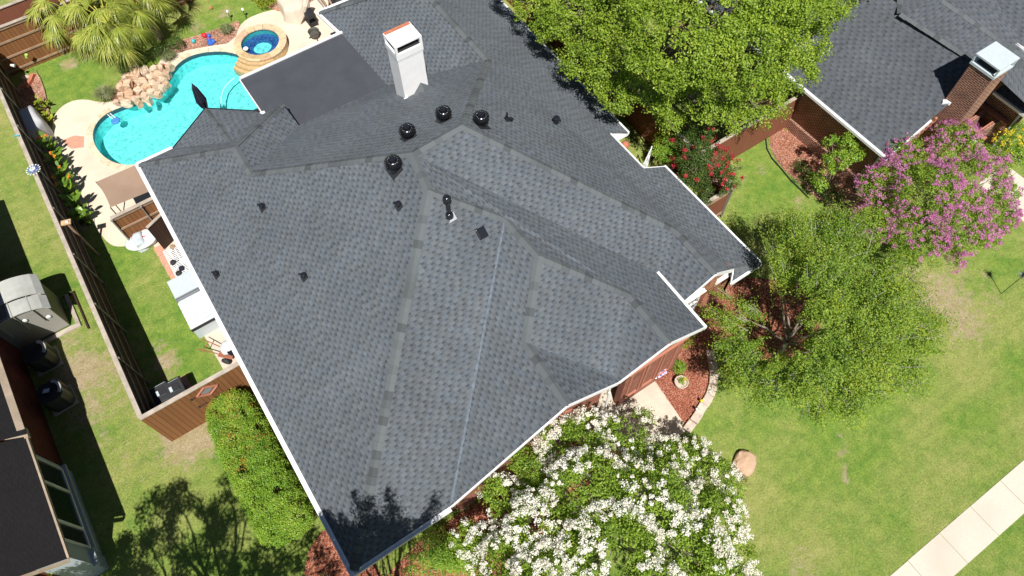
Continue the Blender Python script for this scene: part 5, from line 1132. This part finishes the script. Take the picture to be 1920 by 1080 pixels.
# ------------------------------------------------------------------ pool yard objects
def rock(loc, sx, sy, sz, label, name='boulder', m='rock', group=None, cat='rock', rz=0.0, flat=1.0, sub=3):
    import bmesh
    bm = bmesh.new(); bmesh.ops.create_icosphere(bm, subdivisions=sub, radius=1); s = random.uniform(0, 50)
    for v in bm.verts:
        p = v.co.copy(); f = 1.12+.34*noise.noise(p*1.3+Vector((s,s,s)))+.10*noise.noise(p*3.5+Vector((s,0,s)))
        cl_ = .64 if m == 'rock' else .97; q = Vector((max(-cl_, min(cl_, p.x)), max(-cl_, min(cl_, p.y)), max(-.62, min(.62, p.z)))); v.co = Vector((q.x*sx*f, q.y*sy*f, q.z*sz*f*1.4))
    me = bpy.data.meshes.new(name); bm.to_mesh(me); bm.free(); me.materials.append(M[m]); o = bpy.data.objects.new(name, me); C.link(o); o.location = loc; o.rotation_euler = (random.uniform(-.12,.12), random.uniform(-.12,.12), rz)
    return tag(o, label, cat, group)
RK = [(252,140,.40,.34,'big flat tan slab at the top corner of the rock pile'),(253,126,.25,.16,'flat pinkish slab behind the big tan slab'),(272,133,.26,.22,None),(290,132,.24,.18,None),(297,142,.26,.22,None),(313,140,.2,.2,None),(306,152,.2,.2,None),(284,148,.22,.18,None),
      (266,157,.34,.26,'pale angular rock in the middle of the pile'),(240,160,.24,.2,None),(226,165,.14,.22,None),(243,178,.24,.2,'rounded ochre rock at the lower left of the pile'),(262,172,.24,.2,None),(276,165,.2,.17,None),(286,158,.2,.17,None),(296,160,.22,.18,None),(304,166,.2,.16,None),(272,182,.22,.16,None),(286,175,.22,.18,None),(256,188,.24,.14,None),(238,194,.28,.16,None),(228,180,.15,.15,None),(297,178,.16,.14,None),(280,190,.17,.10,None),(262,196,.16,.10,None),(312,160,.16,.16,None),(234,147,.18,.14,None),(318,128,.2,.15,None),(302,128,.2,.14,None),(221,194,.18,.12,None)]
for u, v, a, b_, lab in RK:
    rock(at(u, v, .10+random.random()*.12), a*1.12, b_*1.15, .15+.05*random.random(), lab or 'pink sandstone rock in the pile beside the pool', group='rocks piled beside the pool', rz=random.uniform(0, 3))
# free standing ornaments
rock(at(1396,868,.10), .44, .36, .18, 'smooth blush boulder alone on the front lawn by the white blossoms', m='shell', rz=.5)
# umbrella, closed
t = thing('patio_umbrella', 'closed navy patio umbrella standing between the pool and the bay roof', 'umbrella', at(388,222,0)); b0 = at(395,236,0)
top = at(360,157,2.75); foot = at(394,232,0); foot = Vector((top.x, top.y, 0)); t.location = foot
mb = MB(); mb.tube([foot, top], .022, 8); build('pole', mb, M['black'], t)
mb = MB(); mb.lathe([(.03,2.72),(.07,2.6),(.11,2.3),(.15,2.0),(.17,1.75),(.12,1.55),(.09,1.35),(.10,1.2)], foot, 10)
for k in range(8):
    a = k*math.pi/4; c0 = foot+Vector((math.cos(a)*.1, math.sin(a)*.1, 0)); mb.add([c0+Vector((0,0,2.6)), c0+Vector((math.cos(a)*.14, math.sin(a)*.14, 1.75)), c0+Vector((math.cos(a+.3)*.04, math.sin(a+.3)*.04, 1.3)), foot+Vector((0,0,1.6))], [(0,1,2,3)])
build('canopy', mb, M['navy'], t); mb = MB(); mb.lathe([(.3,0),(.3,.06),(.06,.1)], foot, 16); build('base', mb, M['blackrough'], t)
t = thing('patio_chair', 'black patio chair back peeking out at the corner of the flat roof', 'chair', at(482,209,1.2)*1); t.location.z = 0; c = at(481,208,1.5)
mb = MB(); mb.obox(c+Vector((0,0,-.08)), (1,-.1,0), .5, .28, .14); build('headrest', mb, M['blackrough'], t)
mb = MB()
for dx in (-.2,.2):
    for dy in (-.2,.2): mb.tube([c+Vector((dx,dy,-.1)), Vector((c.x+dx, c.y+dy, 0))], .02, 6)
build('legs', mb, M['black'], t)
# skimmer float, cleaner hose
t = thing('pool_skimmer', 'blue floating basket with two white rails at the pool edge', 'pool skimmer', at(217,227,-.08)); mb = MB(); mb.lathe([(.15,-.06),(.2,-.02),(.2,.05),(.16,.07),(.05,.07)], (0,0,0), 12); build('basket', mb, mat('mid blue plastic', (.06,.22,.55), .5), t, local=True)
for s in (-.06,.06):
    mb = MB(); mb.tube([(s,.1,.09),(s-.1,.42,.16),(s-.12,.5,.1)], .018, 6); build('rail', mb, M['white'], t, local=True)
mb = MB(); mb.tube([at(u, v, -.13) for u, v in ((440,146),(428,156),(419,168),(415,182),(414,200),(414,212))], .035, 8); tag(build('cleaner_hose', mb, mat('dull white hose', (.55,.8,.8), .5)), 'curved white cleaner hose lying in the pool beside the flat roof', 'hose')
mb = MB(); mb.obox(at(434,150,-.9), (1,1,0), .3, .25, .15); tag(build('pool_cleaner', mb, M['navy'], bevel=.04), 'dark pool cleaner on the pool floor near the flat roof corner', 'pool cleaner')
# fire pit kettle, box and beige cover
t = thing('fire_pit', 'round dark cast iron pot on three short legs by the back door', 'fire pit', at(592,72))
mb = MB(); mb.lathe([(.17,.12),(.24,.25),(.27,.42),(.29,.46),(.25,.46),(.22,.42),(.2,.3)], (0,0,0), 20); build('bowl', mb, mat('worn iron', (.085,.08,.07), .6, noise_amt=.3), t, local=True)
for k in range(3):
    a = .5+k*2.094; mb = MB(); mb.tube([(.16*math.cos(a), .16*math.sin(a), .2), (.3*math.cos(a), .3*math.sin(a), .03)], .03, 6); build('leg', mb, M['blackrough'], t, local=True)
t = thing('storage_cart', 'dark metal cart with a shelf between the fire pot and the gutter', 'cart', at(586,45)); mb = MB(); mb.box(-.22,.22,-.32,.3,.55,.7); build('shelf', mb, M['blackrough'], t, local=True); mb = MB(); mb.box(-.22,.22,-.32,.3,.12,.16); build('shelf', mb, M['blackrough'], t, local=True)
for x in (-.19,.19):
    for y in (-.27,.27): mb = MB(); mb.tube([(x,y,0),(x,y,.6)], .02, 6); build('leg', mb, M['black'], t, local=True)
t = thing('covered_bench', 'beige cloth cover over a wide garden seat at the top edge', 'covered furniture', at(545,-5))
import bmesh
def draped(name, pts, z, m, parent, rnd=.05, seed=0):
    """cloth cover: box-like drape with sagging, pleated sides"""
    bm = bmesh.new(); n = len(pts); cen = sum(pts, Vector())/n; rings = []
    for f, zz in ((0,z),(.55,z*1.0),(.92,z*.97),(1.0,z*.8),(1.05,z*.4),(1.10,.02)):
        ring = []
        for i in range(n*6):
            a = pts[(i//6) % n]; b = pts[(i//6+1) % n]; p = a+(b-a)*((i % 6)/6); q = cen+(p-cen)*f
            w_ = noise.noise(Vector((p.x*3+seed, p.y*3, zz*2)))*rnd*(1.8 if f > .95 else .5); d = (p-cen).normalized()
            ring.append(bm.verts.new((q.x+d.x*w_, q.y+d.y*w_, zz+(noise.noise(Vector((q.x*2.5, q.y*2.5, seed)))*rnd*1.4 if zz > .1 else 0))))
        rings.append(ring)
    for r0, r1 in zip(rings, rings[1:]):
        for i in range(len(r0)):
            j = (i+1) % len(r0)
            try: bm.faces.new((r0[i], r0[j], r1[j], r1[i]))
            except ValueError: pass
    bmesh.ops.remove_doubles(bm, verts=bm.verts, dist=1e-4); bmesh.ops.recalc_face_normals(bm, faces=bm.faces)
    me = bpy.data.meshes.new(name); bm.to_mesh(me); bm.free(); me.polygons.foreach_set('use_smooth', [True]*len(me.polygons)); me.materials.append(m); o = bpy.data.objects.new(name, me); C.link(o)
    if parent: 
        o.parent = parent; me.transform(Matrix.Translation(-wloc(parent)))
    return o
draped('cover', [at(u, v, .8) for u, v in ((512,-18),(540,-40),(572,-20),(568,8),(548,20),(530,18))], .8, M['beige'], t, .05)
t = thing('folded_cover', 'folded beige umbrella cover lying against the covered seat', 'cover', at(566,20)); mb = MB(); mb.tube([at(575,-5,1.3), at(572,10,1.0), at(568,28,.5), at(563,44,.1)], [.16,.15,.11,.04], 8); build('cloth', mb, M['beige'], t)
for i, (a, b_, m) in enumerate((((582,-20),(618,24),'cap_wood'),((590,-22),(612,10),'rail'),((600,-30),(624,12),'rail'))):
    mb = MB(); mb.bar(at(*a, .3+i*.25), at(*b_, .25+i*.25), .10, .04); tag(build('timber_board', mb, M[m]), ('pale long board', 'brown board', 'red brown board')[i]+' in the leaning stack beside the upper gutter corner', 'board', 'boards stacked by the gutter corner')
t = thing('tarp', 'black tarpaulin heap beyond the upper gutter corner', 'tarp', at(632,-8)); draped('sheet', [at(u, v, .6) for u, v in ((612,-14),(625,10),(655,2),(670,-20),(640,-40))], .6, M['blackrough'], t, .1, 4)
# small toys and lights by the pool
for u, v, m, r, lab, cat in ((385,70,'red',.13,'red ball ornament beside the blue toys near the spa','ornament'),(393,70,'blue',.10,'small blue ball next to the red ball','ornament'),(364,80,'teal',.11,'teal pot at the left end of the toy row','pot'),(397,17,'terracotta',.08,'little terracotta pot at the lawn edge behind the spa','pot')):
    mb = MB(); mb.lathe([(r*.4,0),(r*.85,r*.4),(r,r),(r*.8,r*1.6),(r*.3,r*1.95)], at(u, v), 14); tag(build('garden_ornament', mb, M[m], smooth=True), lab, cat)
t = thing('blue_figurine', 'glossy blue garden figurine with pink trim near the spa', 'figurine', at(396,82)); mb = MB(); mb.lathe([(.16,0),(.17,.12),(.1,.2),(.12,.3),(.07,.38),(.02,.42)], (0,0,0), 12); mb.lathe([(.06,.0),(.1,.1),(.06,.22)], (.14,-.05,0), 10); build('body', mb, M['blue'], t, local=True, smooth=True); mb = MB(); mb.lathe([(.06,.3),(.09,.34),(.05,.38)], (0,0,.02), 10); build('collar', mb, M['fl_red'], t, local=True)
for u, v in ((456,25),(428,29)):
    t = thing('garden_light', 'small white globe light on a dark stake behind the spa' if u > 440 else 'white globe light rising from the grass tuft beside the spa', 'garden light', at(u+6, v+10)); mb = MB(); mb.tube([(0,0,0),(0,0,.5)], .015, 6); build('stake', mb, M['black'], t, local=True); mb = MB(); mb.lathe([(.02,.48),(.07,.54),(.06,.62),(.02,.66)], (0,0,0), 12); build('globe', mb, M['whiteplastic'], t, local=True, smooth=True)
# covered grill against the left fence
t = thing('covered_grill', 'pale grey canvas covered grill between the left fence and pool deck', 'covered grill', at(58,222)); draped('cover', [at(u, v, 1.1) for u, v in ((28,206),(56,194),(75,222),(68,240),(45,246),(34,226))], 1.1, M['greycover'], t, .04, 8)
t = thing('small_pot', 'terracotta pot beside the covered grill', 'pot', at(88,228)); mb = MB(); mb.lathe([(.1,0),(.14,.22),(.11,.22),(.09,.1)], (0,0,0), 14); build('pot', mb, M['terracotta'], t, local=True)
# pinwheel on the left fence, knobs
t = thing('pinwheel', 'blue and white pinwheel flower ornament above the left fence', 'garden ornament', Vector((at(62,318,2.6).x, at(62,318,2.6).y, 0))); mb = MB(); mb.tube([(0,0,0),(0,0,2.6)], .015, 6); build('stake', mb, M['black'], t, local=True)
for ring, (r, m, n) in enumerate(((.26,'white',14),(.17,'blue',12),(.09,'white',8))):
    mb = MB()
    for k in range(n):
        a = 2*math.pi*k/n+ring*.2; mb.lathe([(.0,0),(.030,.015),(.0,.03)], (r*math.cos(a), r*math.sin(a), 2.58+.03*ring), 7); mb.tube([(0,0,2.58+.02*ring),(r*math.cos(a), r*math.sin(a), 2.59+.03*ring)], .006, 4)
    build('petal_ring', mb, M[m], t, local=True)
t = thing('wall_tap', 'teal hose nozzle hooked on top of the left fence', 'hose nozzle', at(30,256,2.5)); mb = MB(); mb.tube([(-.05,.05,0),(0,0,.06),(.12,-.05,.03)], .03, 7); build('body', mb, M['teal'], t, local=True)
t = thing('blue_sprinkler', 'dark blue sprinkler lying in the shade by the last canna clump', 'sprinkler', at(155,415)); mb = MB(); mb.lathe([(.13,0),(.12,.08),(.06,.16),(.03,.2)], (0,0,0), 12); build('body', mb, M['navy'], t, local=True, smooth=True)
mb = MB(); mb.tube([at(49,102,1.0), at(50,108,.8)], .07, 8); tag(build('float_toy', mb, M['lime'], bevel=.01), 'lime green toy hanging on the back fence post', 'toy')
t = thing('floodlight', 'small white lamp on the back fence in the corner', 'lamp', at(20,122,1.0)); mb = MB(); mb.tube([(0,0,0),(.14,-.1,-.04)], [.05,.08], 10); build('head', mb, M['whiteplastic'], t, local=True)
# tan awning and blue bench underneath
t = thing('shade_awning', 'tan shade cloth awning beside the upper left corner of the roof', 'awning', at(225,360)); P = [at(180,341,2.25), at(256,309,2.3), at(284,358,2.3), at(207,389,2.2)]; P[1] = P[1]+Vector((.3,.0,0)); P[2] = P[2]+Vector((.3,0,0))
mb = MB(); n = 10; V_ = []
for i in range(n+1):
    for j in range(n+1):
        s, r_ = i/n, j/n; p = (P[0]*(1-s)+P[1]*s)*(1-r_)+(P[3]*(1-s)+P[2]*s)*r_; sag = math.sin(math.pi*s)*math.sin(math.pi*r_)*-.07; ed = (math.sin(math.pi*r_)*.05)*(1 if i == 0 else 0); V_.append(p+Vector((ed,0,sag)))
mb.add(V_, [(i*(n+1)+j, (i+1)*(n+1)+j, (i+1)*(n+1)+j+1, i*(n+1)+j+1) for i in range(n) for j in range(n)]); build('cloth', mb, M['tan'], t, smooth=True)
mb = MB(); mb.tube([P[0], P[0]-Vector((0,0,2.2))], .025, 6); build('pole', mb, M['black'], t); mb = MB(); mb.tube([P[3], P[3]-Vector((0,0,2.2))], .025, 6); build('pole', mb, M['black'], t)
t = thing('garden_bench', 'navy cushioned bench behind the equipment fence under the awning', 'bench', PQ(-.7,.35)); mb = MB(); mb.box(-.75,.9,-.3,.3,.4,.52); build('cushion', mb, M['navy'], t, local=True, bevel=.03); mb = MB(); mb.box(-.85,-.6,-.2,.2,.5,.56); build('pillow', mb, M['white'], t, local=True); mb = MB()
for i in range(4): mb.box(-1.05+i*.09,-1.0+i*.09,-.32,.3,.36,.40)
mb.box(-.75,.9,-.3,.3,.05,.38); build('frame', mb, M['cap_wood'], t, local=True)
# equipment yard along the left wall
t = thing('plastic_tub', 'big round white plastic lid with a red mark beside the equipment fence', 'plastic tub', at(272,455)); mb = MB(); mb.lathe([(.60,.0),(.70,.05),(.72,.12),(.64,.17),(.45,.20),(.2,.21),(.05,.20)], (0,0,.15), 32, 1.0, .68); mb.lathe([(.55,0),(.6,.2)], (0,0,0), 24, 1, .65); o = build('lid', mb, M['whiteplastic'], t, local=True, smooth=True); o.rotation_euler = (0,-.18,-.35)
mb = MB(); mb.obox((.12,-.02,.40), (1,-.45,0), .2, .035, .03); build('handle', mb, M['red'], t, local=True)
t = thing('plastic_bag', 'pale blue crumpled plastic sheet resting on the white tub', 'plastic sheet', at(252,448,.5)); draped('sheet', [at(u, v, .55) for u, v in ((243,448),(250,438),(262,432),(266,450),(254,462))], .55, M['palegrey'], t, .07, 5)
t = thing('pool_pump', 'pale grey pump housing with tan pipework near the eave', 'pump', at(300,440)); mb = MB(); mb.lathe([(.16,0),(.18,.3),(.14,.42),(.05,.46)], (0,0,0), 16); build('tank', mb, mat('peach tank', (.58,.40,.30), .5), t, local=True, smooth=True); mb = MB(); mb.tube([(0,0,.4),(.2,.15,.45),(.4,.1,.4),(.45,-.2,.3)], .045, 8); mb.tube([(-.3,.2,.15),(0,.1,.2),(.3,-.1,.2)], .05, 8); build('pipes', mb, M['beige'], t, local=True)
t = thing('equipment_box', 'grey control box beside the pool pump under the eave', 'control box', PQ(-.2,2.2)); mb = MB(); mb.box(-.12,.3,-.35,.3,.0,1.0); build('box', mb, M['gray'], t, local=True, bevel=.02); mb = MB(); mb.box(-.1,-.05,-.05,.12,1.0,1.02); build('label_plate', mb, M['white'], t, local=True)
def lattice_rack(q0, q1, label, z=.75):
    t = thing('wire_rack', label, 'rack', PQ(-.62,(q0+q1)/2), 'white racks beside the left eave'); mb = MB()
    for i in range(9): y = q0+(q1-q0)*i/8; mb.tube([PQ(-.95,y,z), PQ(-.3,y,z)], .018, 5)
    for i in range(4): x = -.95+.22*i; mb.tube([PQ(x,q0,z+.01), PQ(x,q1,z+.01)], .02, 5)
    build('top_grid', mb, M['white'], t)
    for x in (-.95,-.3):
        for y in (q0,q1): mb = MB(); mb.tube([PQ(x,y,0), PQ(x,y,z)], .02, 5); build('leg', mb, M['white'], t)
    mb = MB(); mb.box(-.9,-.35,q0+.1,q1-.15,.2,.26); build('shelf', mb, M['whiteplastic'], t)
lattice_rack(2.75, 3.45, 'white wire rack nearest the grey control box'); lattice_rack(3.55, 4.15, 'white wire rack nearest the slatted deck box')
for i, (p, q, m, lab) in enumerate(((-.8,3.5,'blackrough','black jug between the two white racks'),(-.62,3.95,'navy','dark bucket by the white rack end'),(-.55,2.75,'rail','brown crate at the pump end of the racks'),(-.8,4.1,'blackrough','black hose reel just above the slatted deck box'),(-.45,3.6,'whiteplastic','round white bucket between the white racks'))):
    mb = MB(); mb.lathe([(.09,0),(.12,.25),(.1,.3),(.03,.32)], PQ(p, q, .55 if i != 2 else .5), 12); tag(build('bucket', mb, M[m]), lab, 'container', 'containers beside the left eave')
t = thing('deck_box', 'long white slatted storage lid and box against the left eave', 'deck box', PQ(-.8,5.5)); mb = MB(); mb.box(-1.3,-.12,4.25,6.75,.0,.72); build('box_body', mb, M['palegrey'], t); mb = MB(); mb.box(-1.34,-.10,4.2,5.15,.72,.78); build('lid', mb, M['palegrey'], t, bevel=.01)
for i in range(7): mb = MB(); mb.box(-1.33,-.10,5.38+i*.195,5.545+i*.195,.745+.008*(i % 2),.79); build('slat', mb, M['whiteplastic'], t, bevel=.006)
mb = MB(); mb.box(-1.34,-.1,5.16,5.2,.72,.85); mb.box(-1.34,-.1,5.24,5.28,.72,.82); build('hinge_bar', mb, M['gray'], t); mb = MB(); mb.box(-1.33,-.1,6.75,6.8,.70,.80); build('end_trim', mb, M['blackrough'], t)
t = thing('wheelbarrow', 'rusty two wheeled hand cart beside the gate fence', 'hand cart', at(420,665)); 
for s in (-.22,.22): mb = MB(); mb.tube([(s*.6,-.35,.18),(s*.7,.2,.45),(s,.75,.62)], .02, 6); build('handle', mb, M['rust'], t, local=True)
mb = MB(); mb.slab([(-.2,-.5,.22),(.2,-.5,.22),(.24,0,.36),(-.24,0,.36)], (0,0,.03)); build('tray', mb, M['rust'], t, local=True); mb = MB(); mb.tube([(-.28,-.3,.16),(.28,-.3,.16)], .02, 6); mb.tube([(-.2,.5,.55),(.2,.5,.55)], .018, 6); build('axle', mb, M['rust'], t, local=True)
for s in (-.3,.3): mb = MB(); mb.lathe([(.10,-.03),(.17,-.045),(.18,0),(.17,.045),(.10,.03)], (0,0,0), 18); mb.xf(Matrix.Translation((s,-.3,.18)) @ Matrix.Rotation(math.pi/2, 4, 'Y')); build('wheel', mb, M['blackrough'], t, local=True)
t.rotation_euler.z = .75
t = thing('kettle_grill', 'black kettle grill with a white lid leaning under the left eave', 'grill', at(428,655)); t.location = PQ(-.28,8.35); mb = MB(); mb.lathe([(.05,.52),(.2,.56),(.28,.68),(.29,.74),(.24,.74)], (0,0,0), 20); build('bowl', mb, M['black'], t, local=True, smooth=True)
mb = MB(); mb.lathe([(.29,0),(.27,.08),(.18,.17),(.05,.2)], (0,0,0), 20); mb.xf(Matrix.Translation((-.22,.25,.62)) @ Matrix.Rotation(-.5, 4, 'Y')); build('lid', mb, M['whiteplastic'], t, local=True, smooth=True)
for k in range(3): a = k*2.094; mb = MB(); mb.tube([(.12*math.cos(a), .12*math.sin(a), .56), (.3*math.cos(a), .3*math.sin(a), 0)], .014, 6); build('leg', mb, M['steel'], t, local=True)
def bin_(loc, label):
    t = thing('trash_bin', label, 'trash bin', loc, 'bins behind the gate fence'); mb = MB(); mb.add([(-.25,-.25,.05),(.25,-.25,.05),(.25,.25,.05),(-.25,.25,.05),(-.3,-.32,1.0),(.3,-.32,1.0),(.3,.3,1.0),(-.3,.3,1.0)], [(0,1,5,4),(1,2,6,5),(2,3,7,6),(3,0,4,7),(3,2,1,0)]); build('body', mb, M['navy'], t, local=True)
    mb = MB(); mb.slab([(-.32,-.35,1.0),(.32,-.35,1.0),(.32,.32,1.06),(-.32,.32,1.06)], (0,0,.04)); mb.box(-.2,.2,-.2,.15,1.06,1.10); build('lid', mb, M['blackrough'], t, local=True, bevel=.02); mb = MB(); mb.tube([(-.25,.36,1.0),(.25,.36,1.0)], .025, 8); mb.box(-.15,-.05,-.1,.1,1.1,1.13); build('handle', mb, M['palegrey'], t, local=True); return t
bin_(at(303,738,1.0)-Vector((0,0,1.0)), 'dark wheeled bin behind the gate fence, nearest the long fence'); bin_(at(328,730,1.0)-Vector((0,0,1.0)), 'dark wheeled bin behind the gate fence, nearest the pink paver')
# ------------------------------------------------------------------ front garden objects
blk = [(1332,668),(1336,690),(1337,712),(1333,734),(1325,752),(1314,768),(1305,784),(1292,801)]
for i, ((u, v), lab) in enumerate(zip(blk, ('first from the top, nearest the tree','second from the top','third from the top','fourth from the top','fifth from the top','sixth from the top','seventh from the top','last, touching the walkway end'))):
    a = at(u, v); u2, v2 = blk[min(i+1, 7)]; u1, v1 = blk[max(i-1, 0)]; d = at(u2, v2)-at(u1, v1); mb = MB(); mb.obox(Vector((a.x, a.y, .08)), d, .40, .32, .16)
    tag(build('edging_block', mb, M['paleblock'], bevel=.02), 'pale stone block edging the red mulch, '+lab, 'edging block', 'stone blocks edging the front bed')
t = thing('flower_pot', 'stone pot with yellow and pink flowers in the red mulch bed', 'flower pot', at(1275,722)); mb = MB(); mb.lathe([(.12,0),(.2,.1),(.23,.28),(.26,.32),(.22,.32),(.2,.26)], (0,0,0), 18); build('pot', mb, M['paleblock'], t, local=True); 
fast_quads('leaves', clump_leaves(np.array([[.02,.02,.36],[.12,.03,.36]]), np.array([[0,0,1.],[0,0,1.]]), 60, .17, .06), M['leaf_hedge']).parent = t
fast_quads('yellow_flowers', clump_leaves(np.array([[.1,-.02,.44]]), np.array([[0,0,1.]]), 30, .13, .05), M['fl_yellow']).parent = t; fast_quads('pink_flowers', clump_leaves(np.array([[.26,.0,.35]]), np.array([[0,0,1.]]), 16, .12, .04), M['fl_red']).parent = t
t = thing('garden_flag', 'lavender patterned garden flag hanging on a stake by the porch', 'flag', at(1228,706)); mb = MB(); mb.tube([(-.22,0,0),(-.22,0,.95),(.22,0,.95)], .01, 6); build('stake', mb, M['black'], t, local=True); mb = MB(); mb.add([(-.2,0,.93),(.2,0,.93),(.22,-.28,.62),(-.18,-.26,.60)], [(0,1,2,3)])
def flagmat():
    g = G('lavender flag'); k = g.rng(g.noise(g.obj, 9, 4, .7), .48, .56); return g.out(g.mix(k, (.62,.52,.74), (.10,.10,.32)), .8)
build('flag_cloth', mb, flagmat(), t, local=True)
for u, v, lab in ((1312,757,'tiny solar lamp with yellow flower head near the stone blocks'),(1303,772,'tiny dark solar lamp nearest the lower stone blocks'),(1227,714,'tiny round lamp near the walkway corner of the red bed')):
    t = thing('solar_light', lab, 'garden light', at(u, v)); mb = MB(); mb.tube([(0,0,0),(0,0,.3)], .012, 6); build('stake', mb, M['black'], t, local=True); mb = MB(); mb.lathe([(.02,.28),(.06,.31),(.05,.35),(.01,.37)], (0,0,0), 10); build('head', mb, M['steel' if u != 1312 else 'fl_yellow'], t, local=True)
# windspinner on the right lawn
pb = at(1877,551); t = thing('wind_spinner', 'dark spiky metal wind spinner on a thin pole in the right lawn', 'wind spinner', pb); mb = MB(); mb.tube([(0,0,0),(0,0,1.42)], .014, 6); build('pole', mb, M['black'], t, local=True); mb = MB()
for k in range(46):
    d = Vector((random.gauss(0,1), random.gauss(0,1), random.gauss(0,1))).normalized(); mb.add([Vector((0,0,1.5))+d.orthogonal()*.012, Vector((0,0,1.5))-d.orthogonal()*.012, Vector((0,0,1.5))+d*.26], [(0,1,2)])
mb.lathe([(.01,1.42),(.07,1.47),(.08,1.5),(.05,1.56),(.01,1.58)], (0,0,0), 12); build('spinner_head', mb, mat('dark navy metal', (.03,.035,.07), .4), t, local=True)
# white trellis beside the house
t = thing('trellis', 'tall white trellis gate standing in the shade by the roof notch', 'trellis', at(1210,300)); A_ = at(1207,308,1.9); B_ = at(1222,276,1.9); A2, B2 = Vector((A_.x,A_.y,0)), Vector((B_.x,B_.y,0)); 
for f in np.linspace(0, 1, 4): mb = MB(); p = A2*(1-f)+B2*f; mb.tube([p, p+Vector((0,0,1.95))], .025, 6); build('upright', mb, M['white'], t)
for z in (.4,.9,1.4,1.9): mb = MB(); mb.tube([A2+Vector((0,0,z)), B2+Vector((0,0,z))], .022, 6); build('crossbar', mb, M['white'], t)
t = thing('hanging_wheel', 'orange pottery by the brick wall in the roof notch', 'pottery', at(1172,272,.6)); mb = MB(); mb.lathe([(.12,-.2),(.2,0),(.14,.14),(.05,.2)], (0,0,0), 14); build('body', mb, M['terracotta'], t, local=True, smooth=True)
# bed edging strips
mb = MB(); pts = [at(u, v, .03) for u, v in ((1440,248),(1436,262),(1438,280),(1447,297),(1463,315),(1482,338),(1500,355),(1516,372))]
for a, b_ in zip(pts, pts[1:]): mb.bar(a, b_, .03, .10)
tag(build('bed_edging', mb, M['blackrough']), 'curved dark metal edging between neighbour side bed and lawn', 'edging')
mb = MB(); pts = [at(u, v, .04) for u, v in ((67,132),(76,148),(84,170),(90,200),(96,222))]
for a, b_ in zip(pts, pts[1:]): mb.bar(a, b_, .03, .10)
tag(build('bed_edging', mb, M['rail']), 'brown edging between the corner mulch bed and the back lawn', 'edging')
mb = MB(); pts = [at(u, v, .08) for u, v in ((48,165),(58,150),(62,140))]
for a, b_ in zip(pts, pts[1:]): mb.bar(a, b_, .16, .16)
tag(build('kerb_blocks', mb, M['terracotta']), 'curved reddish kerb in the back fence corner bed', 'kerb')
for i in range(6):
    u, v = random.uniform(44,60), random.uniform(142,152); rock(at(u, v, .05), .1, .09, .06, 'small grey stone in the back fence corner', 'stone', 'paleblock', 'stones in the fence corner', 'stone', sub=2)
